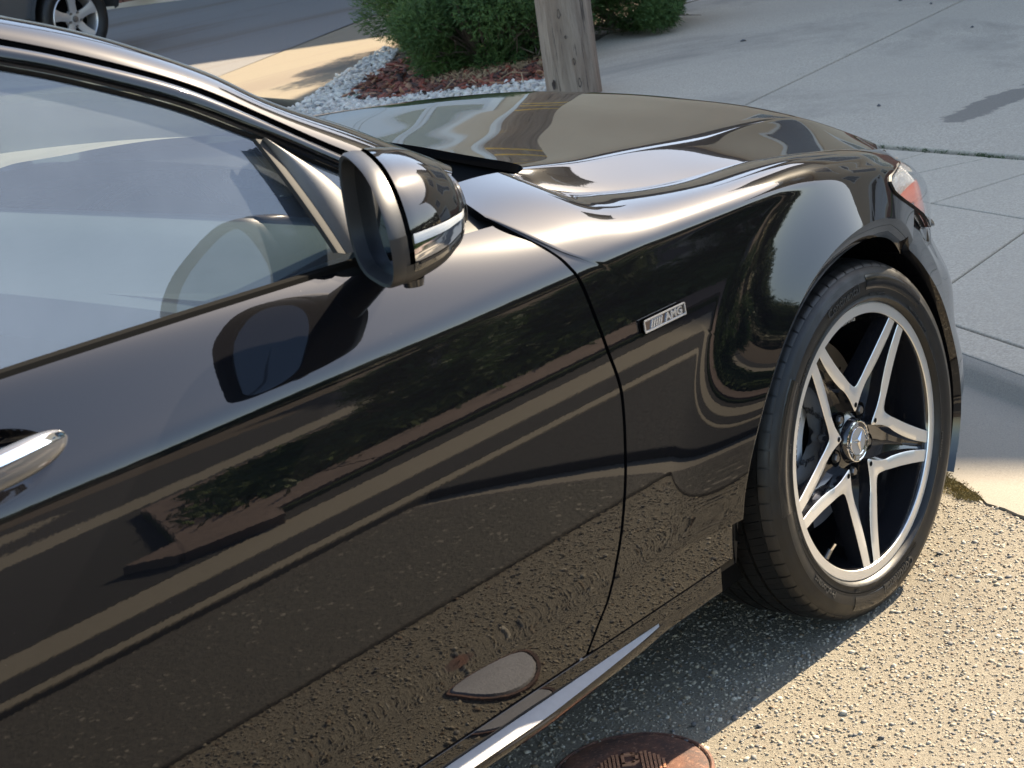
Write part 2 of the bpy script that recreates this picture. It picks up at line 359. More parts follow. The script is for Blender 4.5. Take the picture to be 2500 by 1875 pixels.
# planting bed soil
bp_ = [isect(*gap2, *bedL), isect(*far, *bedL), isect(*far, *bedR), isect(*gap2, *bedR)]
bed = struct(slab('planting_bed', bp_, -.1, GZ-.012, M['soil'], inset=-.0, bev=.002))

# ---- scatter helpers (irregular low stones / chips as one mesh)
def pebbles(name, pts, size, flat, mats, zbase, seed=0, kind='stuff', tilt=.5, elong=(.7, 1.5), parent=None):
    r = np.random.default_rng(seed); n = len(pts)
    ph = (1+5**.5)/2; ico = np.array([(-1, ph, 0), (1, ph, 0), (-1, -ph, 0), (1, -ph, 0), (0, -1, ph), (0, 1, ph), (0, -1, -ph), (0, 1, -ph), (ph, 0, -1), (ph, 0, 1), (-ph, 0, -1), (-ph, 0, 1)])/math.sqrt(1+ph*ph)
    fc = np.array([(0, 11, 5), (0, 5, 1), (0, 1, 7), (0, 7, 10), (0, 10, 11), (1, 5, 9), (5, 11, 4), (11, 10, 2), (10, 7, 6), (7, 1, 8), (3, 9, 4), (3, 4, 2), (3, 2, 6), (3, 6, 8), (3, 8, 9), (4, 9, 5), (2, 4, 11), (6, 2, 10), (8, 6, 7), (9, 8, 1)])
    sc = size[0]*(size[1]/size[0])**(r.random(n)**1.6)
    V = ico[None]*(1+r.normal(0, .13, (n, 12, 1))); V = V*np.stack([r.uniform(*elong, n), np.ones(n), r.uniform(*flat, n)], 1)[:, None]
    a = r.uniform(0, 6.28, n); ta = r.normal(0, tilt, n); ca, sa = np.cos(a), np.sin(a); ct, st = np.cos(ta), np.sin(ta)
    x = V[..., 0]*ct[:, None]-V[..., 2]*st[:, None]; z = V[..., 0]*st[:, None]+V[..., 2]*ct[:, None]; y = V[..., 1]
    X = x*ca[:, None]-y*sa[:, None]; Yy = x*sa[:, None]+y*ca[:, None]
    V = np.stack([X, Yy, z], -1)*sc[:, None, None]*.5+np.array(pts)[:, None, :2].repeat(12, 1).dot(np.array([[1, 0, 0], [0, 1, 0]]))
    zb = zbase if np.isscalar(zbase) else np.asarray(zbase)[:, None]
    V[..., 2] += zb
    F = (fc[None]+np.arange(n)[:, None, None]*12).reshape(-1, 3); mi = r.integers(0, len(mats), n).repeat(20)
    o = mesh_obj(name, V.reshape(-1, 3), F, None, parent, True, None, mats, mi); o['kind'] = kind; return o
def inside(P, poly):
    poly = np.asarray(poly); x, y = P[:, 0], P[:, 1]; c = np.zeros(len(P), bool); j = len(poly)-1
    for i in range(len(poly)):
        xi, yi = poly[i]; xj, yj = poly[j]; k = ((yi > y) != (yj > y)) & (x < (xj-xi)*(y-yi)/(yj-yi+1e-12)+xi); c ^= k; j = i
    return c
def scatter(poly, n, seed):
    r = np.random.default_rng(seed); poly = np.asarray(poly); lo, hi = poly.min(0), poly.max(0); P = r.uniform(lo, hi, (n*6, 2)); return P[inside(P, poly)][:n]
peb = [simple('pebble_tan', (.29, .25, .185), .85, nscale=80, namt=.3), simple('pebble_cream', (.37, .335, .27), .8, nscale=80, namt=.2), simple('pebble_grey', (.18, .17, .15), .8, nscale=80, namt=.3), simple('pebble_brown', (.19, .135, .085), .85, nscale=80, namt=.3), simple('pebble_sand', (.26, .225, .168), .85, nscale=80, namt=.2), simple('pebble_dark', (.07, .07, .07), .7)]
pm = [peb[0], peb[4], peb[1], peb[0], peb[4], peb[2], peb[4], peb[3], peb[0]]
near = [(-1.5, -1.55), (.75, -2.3), (.42, -1.0), (.59, -.72), (.9, -.15), (.2, -.15), (-.9, -.45), (-1.6, -.7)]
onroad = lambda P: ((P-p_gut)@gu) < -.012
P = scatter(near, 52000, 3); P = P[onroad(P)]; pebbles('aggregate', P, (.0025, .0075), (.5, .9), pm, .0002, 1)
P = scatter(near, 4300, 4); P = P[onroad(P)]; pebbles('aggregate', P, (.005, .0135), (.35, .7), pm+[peb[2], peb[1], peb[5], peb[2], peb[1]], .0004, 2)
P = scatter(near, 70, 5); P = P[onroad(P)]; pebbles('aggregate', P, (.009, .016), (.4, .8), [peb[1], peb[2], peb[5], peb[0], peb[3]], .002, 3)
# two loose stones on the sunlit asphalt
for k, (qx, qy, s) in enumerate(((1693, 1592, .0115), (1652, 1607, .007))):
    qx, qy = (1300+1745/4.424)*.8848, (1700+325/4.424)*.8848
    if k: qx, qy = (1300+1520/4.424)*.8848, (1700+392/4.424)*.8848
    c = gp(qx, qy); o = pebbles('loose_stone', np.array([c]), (s, s*1.01), (.8, .81), [peb[5]], s*.36, 30+k, 'x'); del o['kind']
    tag(o, ('small black stone on sunlit pebbly asphalt near the iron cover' if k == 0 else 'tiny dark stone chip at the shadow edge above the iron cover'), 'stone')

# dry moss and weeds along the joints
def tufts(name, pts, h, n, col, seed, label=None):
    r = np.random.default_rng(seed); V = []; F = []
    for (x, y, z) in pts:
        for _ in range(n):
            a = r.uniform(0, 6.28); l = h*r.uniform(.4, 1.2); w = h*.10*r.uniform(.6, 1.4); dx, dy = math.cos(a), math.sin(a); o_ = r.normal(0, h*.6, 2); t = r.uniform(.3, 1.0)
            b = len(V); V += [(x+o_[0]-dy*w, y+o_[1]+dx*w, z), (x+o_[0]+dy*w, y+o_[1]-dx*w, z), (x+o_[0]+dx*l*t*.5, y+o_[1]+dy*l*t*.5, z+l*.6), (x+o_[0]+dx*l*t, y+o_[1]+dy*l*t, z+l*(.9-.3*t))]; F.append((b, b+1, b+2)); F.append((b+1, b+3, b+2))
    return mesh_obj(name, V, F, col, None, False)
M['moss'] = simple('dry_moss', (.20, .16, .06), .9, nscale=30, namt=.6); M['weed'] = simple('weed_green', (.055, .085, .030), .7, nscale=30, namt=.5)
q0 = [gp((2000+x/4.424)*.8848, (900+y/4.424)*.8848, .002) for x, y in ((1310, 1140), (1350, 1200), (1420, 1240), (1500, 1280), (1560, 1330), (1620, 1370), (1300, 1190), (1370, 1260), (1450, 1310), (1540, 1370), (1660, 1400))]
pts = [(x+rng.normal(0, .012), y+rng.normal(0, .010), .001) for x, y in q0 for _ in range(16)]; o = tufts('moss', pts, .008, 14, M['moss'], 5); o['kind'] = 'stuff'
def onl(a, b, n, s=.006): 
    A, B_ = np.array(gp(*a, GZ)), np.array(gp(*b, GZ)); return [tuple(A+(B_-A)*t+rng.normal(0, s, 2))+(GZ-.012,) for t in rng.random(n)]
wp = onl((1868, 302), (1915, 311), 30, .010)+onl((2110, 331), (2165, 339), 14)+onl((1925, 313), (2212, 345), 12, .003)+onl((1715, 166), (1745, 155), 14, .010)+onl((1815, 122), (1838, 113), 10, .010)
o = tufts('weeds', wp, .017, 9, M['weed'], 6); o['kind'] = 'stuff'
# fallen leaves and crumbs on the driveway
for k, (x, y, s) in enumerate(((1605, 89, .03), (2011, 9, .02), (1945, 2, .02), (1898, 230, .015), (2100, 60, .016))):
    c = gp(x, y, GZ); r = np.random.default_rng(60+k); a = r.uniform(0, 6.28, 7); n = 8; t = np.linspace(0, 2*math.pi, n, endpoint=False)
    V = [(c[0]+s*math.cos(q)*r.uniform(.6, 1), c[1]+s*.7*math.sin(q)*r.uniform(.6, 1), GZ+.002+.004*r.random()) for q in t]+[(c[0], c[1], GZ+.012)]; V += [(v[0], v[1], v[2]-.0015) for v in V]
    o = mesh_obj('dry_leaf', V, [(i, (i+1) % n, n) for i in range(n)]+[((i+1) % n+n+1, i+n+1, 2*n+1) for i in range(n)], peb[5], None, False)
    tag(o, ('dark curled leaf lying alone in the middle of the shaded driveway slab', 'small dark leaf crumb by the driveway joint at the upper picture edge', 'dark leaf crumb at the very top edge of the driveway', 'small dark crumb on the driveway just right of the bonnet', 'dark crumb on the far right driveway slab')[k], 'leaf', 'leaf litter on the driveway')

# ---- bed dressing: white gravel, red bark, dry grass
def bpoly(*p): return [gp(x, y, GZ) for x, y in p]
grav = bpoly((560, 262), (645, 234), (760, 150), (835, 103), (860, 112), (825, 165), (765, 196), (800, 216), (960, 202), (1120, 182), (1200, 176), (1230, 190), (1210, 216), (1000, 232), (800, 262), (640, 290))
bark = bpoly((745, 215), (800, 170), (850, 140), (950, 110), (1160, 90), (1230, 150), (1190, 180), (1120, 185), (960, 205), (830, 222))
white = [simple('gravel_white', (.56, .51, .43), .7, nscale=20), simple('gravel_pale', (.44, .40, .345), .75, nscale=20), simple('gravel_grey', (.28, .265, .24), .75, nscale=20), simple('gravel_buff', (.50, .44, .35), .75)]
P = scatter(grav, 5200, 11); o = pebbles('gravel', P, (.016, .050), (.5, .9), [white[0], white[1], white[0], white[2], white[3], white[1]], GZ+.004+np.random.default_rng(2).random(len(P))*.014, 4)
barkm = [simple('bark_red', (.22, .055, .03), .85, nscale=30, namt=.3), simple('bark_brown', (.13, .05, .03), .9), simple('bark_dark', (.06, .03, .022), .9), simple('bark_pale', (.30, .15, .08), .85)]
P = scatter(bark, 4200, 12); o = pebbles('bark_mulch', P, (.018, .055), (.25, .5), [barkm[0], barkm[1], barkm[0], barkm[2], barkm[3]], GZ+.006+np.random.default_rng(3).random(len(P))*.02, 5, elong=(1.2, 2.6), tilt=.4)
dry = simple('dry_grass', (.30, .20, .11), .85, nscale=30, namt=.4)
pts = [tuple(p)+(GZ+.01,) for p in scatter(bpoly((930, 185), (960, 165), (1180, 120), (1175, 150), (1010, 185)), 120, 13)]; o = tufts('dry_grass', pts, .05, 8, dry, 8); o['kind'] = 'stuff'
c = gp(776, 206, GZ+.02); mb = MB(); mb.lathe([(.0, .014), (.062, .014), (.072, .010), (.074, -.03)], 40, 'z', (c[0], c[1], GZ+.012)); mb.box((c[0], c[1], GZ+.028), (.03, .012, .004), .5); o = mb.build('valve_lid', simple('green_plastic', (.10, .17, .12), .55, nscale=20)); tag(o, 'small round green plastic valve lid among the white gravel and red bark', 'utility lid')
# stray twigs on the bark
for k in range(5):
    a = np.array(gp(*[(1130, 175), (1075, 170), (1010, 180), (1160, 165), (960, 190)][k], GZ+.03)); d = rng.normal(0, 1, 2); d /= np.linalg.norm(d); mb = MB(); mb.tube([(*a, GZ+.02), (*(a+d*.09), GZ+.06), (*(a+d*.2+.02), GZ+.045)], [.004, .003, .002], 6); o = mb.build('twig', dry); tag(o, ('thin dry twig on the bark nearest the wooden pole', 'thin dry twig on the bark midway between pole and lid', 'dry twig on the bark below the middle of the juniper bush', 'dry twig at the foot of the pole by the far bark edge', 'dry twig on the bark nearest the white gravel')[k], 'twig', 'dry twigs on the mulch')

# ---- shrubs
def foliage_mesh(c, rad, n, size, seed, lean=(0, 0), zmin=.03, clump=26):
    """sprays of narrow leaves through an irregular crown; returns V,F arrays"""
    r = np.random.default_rng(seed); cl = r.normal(0, 1, (clump, 3)); cl /= np.linalg.norm(cl, axis=1, keepdims=True); cl *= r.uniform(.45, 1.0, (clump, 1)); cs = r.uniform(.20, .42, clump)
    k = r.integers(0, clump, n); d = r.normal(0, 1, (n, 3)); d /= np.linalg.norm(d, axis=1, keepdims=True); p = cl[k]+d*(cs[k]*r.random(n)**.35)[:, None]
    ctr = np.array(c); pos = ctr+p*np.array(rad); keep = pos[:, 2] > zmin; pos, d, p = pos[keep], d[keep], p[keep]; n = len(pos)
    dirn = d*.6+p*.7+np.array([0, 0, .45])+r.normal(0, .35, (n, 3)); dirn /= np.linalg.norm(dirn, axis=1, keepdims=True)
    V = []; F = []; per = 7; base = np.arange(n)
    VV = np.zeros((n, per, 3, 3)); L = size*r.uniform(.6, 1.5, n)
    for j in range(per):
        s = j/per; rd = r.normal(0, 1, (n, 3)); rd -= (rd*dirn).sum(1, keepdims=True)*dirn; rd /= np.linalg.norm(rd, axis=1, keepdims=True)
        b = pos+dirn*(L*s*.8)[:, None]; t = b+(dirn*.75+rd*.75)*(L*.42)[:, None]; w = np.cross(dirn, rd)*(L*.055)[:, None]
        VV[:, j, 0] = b-w; VV[:, j, 1] = b+w; VV[:, j, 2] = t
    V = VV.reshape(-1, 3); F = np.arange(len(V)).reshape(-1, 3); return V, F
def leaf_mat(name, a, b_, c_):
    m, t, b = new_mat(name); c = coord(t); f = noise(t, 5, 4, vec=c); f2 = noise(t, 45, 2, vec=c)
    col = mixc(t, ramp(t, f, [(.35, 0), (.65, 1)]), a, b_); col = mixc(t, ramp(t, f2, [(.5, 0), (.75, .8)]), col, c_)
    t.links.new(col, b.inputs['Base Color']); b.inputs['Roughness'].default_value = .6; b.inputs['Specular IOR Level'].default_value = .25
    b.inputs['Transmission Weight'].default_value = 0
    tl = N(t, 'ShaderNodeBsdfTranslucent'); t.links.new(col, tl.inputs[0]); mx = t.nodes.new('ShaderNodeMixShader'); mx.inputs[0].default_value = .25
    t.links.new(b.outputs[0], mx.inputs[1]); t.links.new(tl.outputs[0], mx.inputs[2]); t.links.new(mx.outputs[0], t.nodes['Material Output'].inputs[0]); return m
M['juniper'] = leaf_mat('juniper_needles', (.045, .095, .030), (.075, .135, .035), (.12, .17, .05)); M['leaf'] = leaf_mat('tree_leaves', (.035, .070, .022), (.055, .10, .03), (.09, .12, .04))
M['deadtwig'] = simple('dead_twigs', (.16, .12, .09), .9); M['bark'] = simple('trunk_bark', (.13, .10, .075), .9, nscale=12, namt=.4, bscale=25, bstr=.8, bdist=.02)
def shrub(name, c, rad, n, size, seed, label, twigs=60, clump=26):
    e = tag(empty(name, (c[0], c[1], GZ)), label, 'shrub'); V, F = foliage_mesh((0, 0, c[2]), rad, n, size, seed, clump=clump); f = mesh_obj('foliage', V, F, M['juniper'], e, False); f['kind'] = 'stuff'
    r = np.random.default_rng(seed+9); mb = MB()
    for _ in range(twigs):
        a = r.uniform(0, 6.28); d = np.array([math.cos(a)*rad[0], math.sin(a)*rad[1], 0])*r.uniform(.5, .95); h = r.uniform(.1, 1.2)*c[2]; p0 = np.array([d[0]*.15, d[1]*.15, 0]); p1 = np.array([d[0]*.6, d[1]*.6, h*.5+.04])+r.normal(0, .03, 3); p2 = np.array([d[0], d[1], h+.02])+r.normal(0, .04, 3); p2[2] = max(.02, p2[2]); mb.tube([p0, p1, p2], [.008, .005, .002], 5)
    b = mb.build('branches', M['deadtwig'], e); b['kind'] = 'stuff'; return e
sc_ = gp(985, 120, GZ)
shrub('juniper_shrub', (6.12, 5.36, .46), (.66, .62, .60), 40000, .047, 21, 'dense green juniper bush left of the wooden pole, rising out of red bark', 220, 40)
shrub('juniper_shrub', (7.3, 6.55, .50), (.66, .60, .55), 20000, .047, 27, 'green juniper bush behind the nearer one at the edge of the tan driveway', 40, 30)
shrub('juniper_shrub', (7.35, 5.15, .30), (.62, .50, .38), 24000, .045, 22, 'low spreading green juniper right of the wooden pole beside the driveway', 50, 30)
# ---- the wooden utility pole
pe = tag(empty('utility_pole', (5.02, 3.82, 0)), 'weathered round wooden utility pole with dark knots standing by the juniper bush', 'utility pole')
m, t, b = new_mat('pole_wood'); c = coord(t, 'Object', (1, 1, .09)); f = noise(t, 26, 8, .7, vec=c, dist=.5); f2 = noise(t, 5, 5, .6, vec=coord(t, 'Object', (1, 1, .35)))
col = mixc(t, ramp(t, f, [(.3, 0), (.7, 1)]), (.125, .085, .060), (.31, .24, .18)); col = mixc(t, ramp(t, f2, [(.45, 0), (.75, .8)]), col, (.20, .12, .08)); cr = ramp(t, noise(t, 60, 4, .8, vec=coord(t, 'Object', (1, 1, .04))), [(.57, 0), (.64, 1)]); col = mixc(t, cr, col, (.05, .035, .028))
t.links.new(col, b.inputs['Base Color']); b.inputs['Roughness'].default_value = .85; bump(t, b, f, .8, .012); M['pole'] = m
NZ, NT = 60, 64; P = np.zeros((NZ, NT, 3)); th = np.linspace(0, 2*math.pi, NT, endpoint=False)
for i, z in enumerate(np.concatenate([np.linspace(-.2, 2.5, 44), np.linspace(2.7, 9.5, 16)])):
    r = .150-.0045*max(z, 0)+.0045*np.sin(th*2+z*2.2)+.003*np.sin(th*3+z*5)+.0018*np.sin(th*11+z*.5)-.0035*np.maximum(0, np.sin(th*17+1.3*np.sin(z*.8)))**8
    P[i] = np.stack([r*np.cos(th), r*np.sin(th), 0*th+z], 1)
mb = MB(); mb.grid(P, cv=True); mb.build('shaft', M['pole'], pe, sharp=None)
kn = simple('knot_dark', (.05, .035, .03), .9)
for (x, y, s) in ((1207, 30, 1), (1159, 107, 1.1), (1240, 133, .8), (1198, 183, 1.3), (1252, 178, 1.0), (1174, 205, .7), (1222, 80, .5)):
    # find where the pixel ray meets the shaft
    u_, v_ = x*2500/2212, y*2500/2212; d = fw+Rv*((u_-1250)/4580)-Uv*((v_-937.5)/4580); o2 = np.array([CP.x-5.02, CP.y-3.82]); d2 = np.array([d.x, d.y]); A = d2@d2; B_ = 2*o2@d2; C_q = o2@o2-.1500**2; dis = max(0, B_*B_-4*A*C_q); tt_ = (-B_-math.sqrt(dis))/(2*A); p = np.array(CP)+np.array(d)*tt_-np.array([5.02, 3.82, 0])
    n = np.array([p[0], p[1], 0]); n /= np.linalg.norm(n); tv = np.array([-n[1], n[0], 0]); q = np.linspace(0, 2*math.pi, 14, endpoint=False); V = [p+n*.007+tv*(.008*s*math.cos(k)*(1+.35*math.sin(3*k+s*9)))+np.array([0, 0, .021*s*math.sin(k)*(1+.25*math.sin(2*k+s*5))]) for k in q]+[p-n*.004]
    mesh_obj('knot', V, [(i, (i+1) % 14, 14) for i in range(14)], kn, pe, False)
yel = simple('yellow_band', (.75, .42, .03), .5)
BANDS = (1.42, 1.60, 1.84)
for z in BANDS:
    mb = MB(); r = .154-.0045*z; mb.lathe([(r-.01, z-.016), (r+.001, z-.016), (r+.001, z+.016), (r-.01, z+.016)], 40, 'z'); mb.build('reflector_band', yel, pe)

# ---- iron valve cover in the street, half in the car's shadow
cv = tag(empty('iron_cover', (-.677, -.818, 0)), 'round rusty cast-iron valve cover with a raised letter set in the asphalt beside the car', 'utility cover'); cv.rotation_euler = (0, 0, R_(-48))
m, t, b = new_mat('rusty_iron'); c = coord(t); f = noise(t, 22, 7, .7, vec=c); col = mixc(t, ramp(t, f, [(.4, 0), (.62, 1)]), (.060, .034, .028), (.15, .065, .040)); col = mixc(t, ramp(t, noise(t, 130, 3, vec=c), [(.55, 0), (.7, .7)]), col, (.30, .16, .10)); t.links.new(col, b.inputs['Base Color']); b.inputs['Roughness'].default_value = .75; b.inputs['Metallic'].default_value = .25; bump(t, b, noise(t, 420, 4, vec=c), .7, .0015); M['rust'] = m
M['rust_hi'] = simple('worn_rust', (.42, .20, .11), .6, .2, nscale=60, namt=.3, bscale=300, bstr=.4, bdist=.001)
mb = MB(); mb.lathe([(.0, .007), (.058, .007), (.062, .0085), (.108, .0065), (.1165, .0045), (.119, .001), (.119, -.02)], 96, 'z'); mb.build('lid', M['rust'], cv)
mb = MB(); mb.lathe([(.1215, -.02), (.1215, .002), (.124, .0035), (.128, .0025), (.129, -.01)], 96, 'z'); mb.build('frame_ring', M['rust'], cv)
mb = MB()
for i in range(-8, 9):
    for j in range(-8, 9):
        x, y = i*.0064, j*.0064
        if x*x+y*y < .053**2 and not (abs(x) < .017 and abs(y+.0) < .040 and y > -.02 or (abs(x) < .019 and y > .012)): mb.box((x, y, .0088), (.0042, .0042, .0042))
mb.build('grip_stud', M['rust_hi'], cv)['kind'] = 'stuff'
def stroke(pts, w=.0052, h=.0105): 
    mb = MB()
    for a, b_ in zip(pts[:-1], pts[1:]):
        a, b_ = np.array(a), np.array(b_); d = b_-a; l = np.linalg.norm(d); mb.box(((a[0]+b_[0])/2, (a[1]+b_[1])/2, h-.002), (l+w*.9, w, .006), math.atan2(d[1], d[0]))
    return mb
a = np.linspace(-1.57, 1.57, 9); D = [(-.013, -.012), (-.013, .030)]+[]; mbD = stroke([(-.011, .044), (-.011, .014), (.004, .014), (.011, .020), (.011, .038), (.004, .044), (-.011, .044)]); mbD.build('raised_letter', M['rust_hi'], cv)

# an added grey lid, itself out of view, put in for the disc mirrored in the door
c2 = tag(empty('iron_cover', (-.645, -1.125, 0)), 'small plain grey lid added out of view to be mirrored at the foot of the door', 'utility cover'); mb = MB(); mb.lathe([(.0, .008), (.080, .008), (.084, .004), (.084, -.02)], 80, 'z'); mb.build('lid', simple('added_lid_grey', (.26, .26, .28), .6, .2, nscale=30, namt=.25, bscale=200, bstr=.5, bdist=.002), c2); mb = MB(); mb.lathe([(.086, -.02), (.086, .006), (.092, .007), (.094, -.01)], 80, 'z'); mb.build('frame_ring', M['rust'], c2)

# ================================================================== THE BLACK SEDAN (front axle at x=0, nose towards +X, right flank towards -Y)
car = tag(empty('sedan'), 'glossy black four-door sedan with five twin-spoke silver and black wheels, filling the foreground', 'car')

# ---- flank surface: rows of control points from sill to bonnet seam, blended along the length
LOW_Z = [.235, .285, .325, .342, .36, .42, .52, .62, .70, .76, .795]
LOW_Y = [.8465, .8555, .8622, .8645, .8655, .874, .884, .889, .889, .8855, .8815]
XK = [-4.2, -2.6, -1.7, -1.1, -.74, -.62, -.56, -.5, -.3, -.1, .1, .3, .42, .55]
UP = {   # x: rows 11..17 (y, z)
 -4.2: [(.80, .84), (.79, .855), (.775, .868), (.74, .885), (.66, .90), (.58, .905), (.50, .905)],
 -2.6: [(.882, .832), (.876, .847), (.866, .860), (.838, .90), (.80, .966), (.77, .970), (.74, .972)],
 -1.7: [(.880, .818), (.873, .834), (.862, .847), (.835, .888), (.80, .949), (.77, .953), (.74, .955)],
 -1.1: [(.879, .816), (.873, .831), (.863, .844), (.838, .877), (.80, .924), (.765, .935), (.73, .94)],
 -.74: [(.8795, .813), (.8745, .828), (.866, .840), (.842, .866), (.80, .898), (.748, .925), (.68, .944)],
 -.62: [(.880, .8115), (.876, .8255), (.8655, .838), (.8425, .860), (.804, .887), (.747, .914), (.674, .937)],
 -.56: [(.8803, .811), (.877, .824), (.865, .8365), (.843, .855), (.808, .874), (.760, .888), (.708, .899)],
 -.50: [(.8805, .810), (.8775, .822), (.864, .835), (.842, .851), (.811, .864), (.770, .874), (.726, .879)],
 -.30: [(.882, .807), (.8785, .819), (.864, .831), (.844, .842), (.817, .848), (.785, .850), (.750, .849)],
 -.10: [(.880, .802), (.874, .813), (.861, .824), (.842, .834), (.817, .839), (.787, .839), (.756, .836)],
 .10: [(.860, .787), (.850, .797), (.839, .804), (.822, .809), (.800, .811), (.775, .810), (.752, .806)],
 .30: [(.800, .750), (.790, .757), (.780, .762), (.768, .766), (.755, .768), (.743, .768), (.732, .767)],
 .42: [(.735, .722), (.728, .728), (.721, .733), (.715, .737), (.710, .739), (.705, .740), (.700, .740)],
 .55: [(.650, .672), (.645, .677), (.640, .681), (.636, .684), (.632, .686), (.630, .687), (.628, .687)]}
taper = pchip([-4.4, -3.6, -3.0, -.02, .10, .20, .30, .42, .55, .68], [.16, .05, .0, .0, .007, .023, .051, .098, .165, .25])
LOWDZ = {.10: [(9, -.005), (10, -.017)], .30: [(8, -.006), (9, -.035), (10, -.055)], .42: [(8, -.022), (9, -.062), (10, -.084)], .55: [(7, -.012), (8, -.062), (9, -.106), (10, -.131)]}
rows = []
for x in XK:
    r = []
    for k, (y, z) in enumerate(zip(LOW_Y, LOW_Z)):
        yy = y-float(taper(x)); zz = z
        if x >= .1 and k >= 9: yy -= {.10: .0, .30: .004, .42: .012, .55: .02}[x]*(k-8)
        for kk, dz in LOWDZ.get(x, []):
            if kk == k: zz += dz
        r.append((yy, zz))
    rows.append(r+UP[x])
rowf = pchip_rows = None
RK = np.array(rows)                                    # stations, rows, 2
_f = [[pchip(XK, RK[:, r, c]) for c in (0, 1)] for r in range(RK.shape[1])]
def side_rows(x):
    x = np.atleast_1d(x); return np.stack([np.stack([_f[r][0](x), _f[r][1](x)], -1) for r in range(18)], 1)
ARC = (-.015, .325)                                    # wheel-arch centre (x, z)
R_OUT, R_IN = .385, .352
def flare(x, z, front=True):
    dx, dz = x-ARC[0], z-ARC[1]; r = np.hypot(dx, dz); a = np.degrees(np.arctan2(dz, dx))
    L = .13+.05*sstep(110, 170, a)
    t = np.clip((r-R_OUT)/L, 0, 1); g = (1-t)**2*(1+.6*t)
    B = .036*sstep(30, 98, a)*(1-.55*sstep(140, 195, np.where(a < -90, a+360, a)))
    y = B*g
    # flange: rolls in and slightly under towards the opening
    s = np.clip((R_OUT-r)/(R_OUT-R_IN), 0, 1)
    return np.where(r < R_OUT, B-.014*s-.006*s*s, y)
def side(x, v, bump_=True):
    x = np.asarray(x, float).ravel(); v = np.asarray(v, float).ravel()
    q = bsp(side_rows(x), v); y, z = q[:, 0], q[:, 1]
    if bump_: y = y+flare(x, z)
    return np.stack([x, -y, z], 1)
def wcoord(x, v):
    z10 = bsp(side_rows(x), np.full(len(x), 10.))[:, 1]
    z = bsp(side_rows(x), np.minimum(v, 10.))[:, 1]
    return np.where(v <= 10, z, z10+(v-10)*.022)
def vinv(x, w):
    lo = np.zeros(len(x)); hi = np.full(len(x), 17.)
    for _ in range(30):
        mid = (lo+hi)/2; c = wcoord(x, mid) < w; lo = np.where(c, mid, lo); hi = np.where(c, hi, mid)
    return (lo+hi)/2
def hem(P, nrm_in, d=.012):
    """extra rim that folds a panel edge inwards"""
    return P+np.asarray(nrm_in)*d
def panel(name, P, mat, parent, hems=(1, 1, 1, 1), depth=.014, flip=False, sharp=40):
    """P (nu,nv,3) outward side; adds inward hem on the four borders: u0,u1,v0,v1"""
    mb = MB(); mb.grid(P, flip=flip)
    du = np.gradient(P, axis=0); dv = np.gradient(P, axis=1); n = np.cross(du, dv); n /= np.linalg.norm(n, axis=2, keepdims=True)+1e-12
    if flip: n = -n
    def strip(A, Nn, inw, fl):
        # small rounded hem in three steps
        L = [A]
        for k, (s, q) in enumerate(((.0009, .0006), (.0016, .0022), (.0018, depth))): L.append(A-inw*s*-1*0-Nn*q-inw*s*0)
        mb.grid(np.stack(L, 1), flip=fl)
    if hems[0]: strip(P[0], n[0], 0*P[0], not flip)
    if hems[1]: strip(P[-1], n[-1], 0*P[-1], flip)
    if hems[2]: strip(P[:, 0], n[:, 0], 0*P[:, 0], flip)
    if hems[3]: strip(P[:, -1], n[:, -1], 0*P[:, -1], not flip)
    return mb.build(name, mat, parent, sharp=sharp)
def mirror_copy(o, parent):
    me = o.data.copy(); n = len(me.vertices); a = np.empty(n*3, np.float32); me.vertices.foreach_get('co', a); a = a.reshape(-1, 3); a[:, 1] *= -1
    me.vertices.foreach_set('co', a.ravel()); me.flip_normals(); me.update()
    c = o.copy(); c.data = me; COL.objects.link(c); c.parent = parent; return c

# seam between door and wing, as x(z-like row)
SEAM = pchip([0, 1, 2, 3, 4, 5, 6, 7, 8, 9, 10, 11, 12, 13, 14, 15, 16, 17],
             [-.792, -.757, -.728, -.717, -.706, -.687, -.671, -.665, -.684, -.700, -.709, -.716, -.724, -.730, -.748, -.782, -.775, -.735])
GAP = .0036
def quad_panel(name, xa, xb, va, vb, nu, nv, parent, vdense=None, mat=None, hems=(1, 1, 1, 1), bump_=True):
    v = np.linspace(va, vb, nv) if vdense is None else vdense
    s = np.linspace(0, 1, nu); P = np.zeros((nu, len(v), 3))
    XA = xa(v) if callable(xa) else np.full(len(v), xa); XB = xb(v) if callable(xb) else np.full(len(v), xb)
    for i, q in enumerate(s):
        P[i] = side(XA*(1-q)+XB*q, v, bump_)
    return panel(name, P, mat or M['paint'], parent, hems)
vv = np.concatenate([np.linspace(.40, 9, 90)[:-1], np.linspace(9, 15, 100)])
front_door = quad_panel('front_door', -1.86, lambda v: SEAM(v)-GAP, 0, 0, 150, 0, car, vv)
rear_door = quad_panel('rear_door', lambda v: -2.78+.10*np.cos(np.clip((v-4)/5, -1, 1)*1.5), -1.8672, 0, 0, 40, 0, car, vv[::2])
bm = bmesh.new(); bm.from_mesh(front_door.data)
bmesh.ops.delete(bm, geom=[f for f in bm.faces if ((f.calc_center_median().x+1.70)/.117)**2+((f.calc_center_median().z-.866)/.036)**2 < 1], context='FACES'); bm.to_mesh(front_door.data); bm.free()
quarter = quad_panel('rear_wing', -4.15, lambda v: -2.788+.10*np.cos(np.clip((v-4)/5, -1, 1)*1.5), 0, 0, 60, 0, car, np.concatenate([np.linspace(5.0, 9, 30)[:-1], np.linspace(9, 17, 50)]))

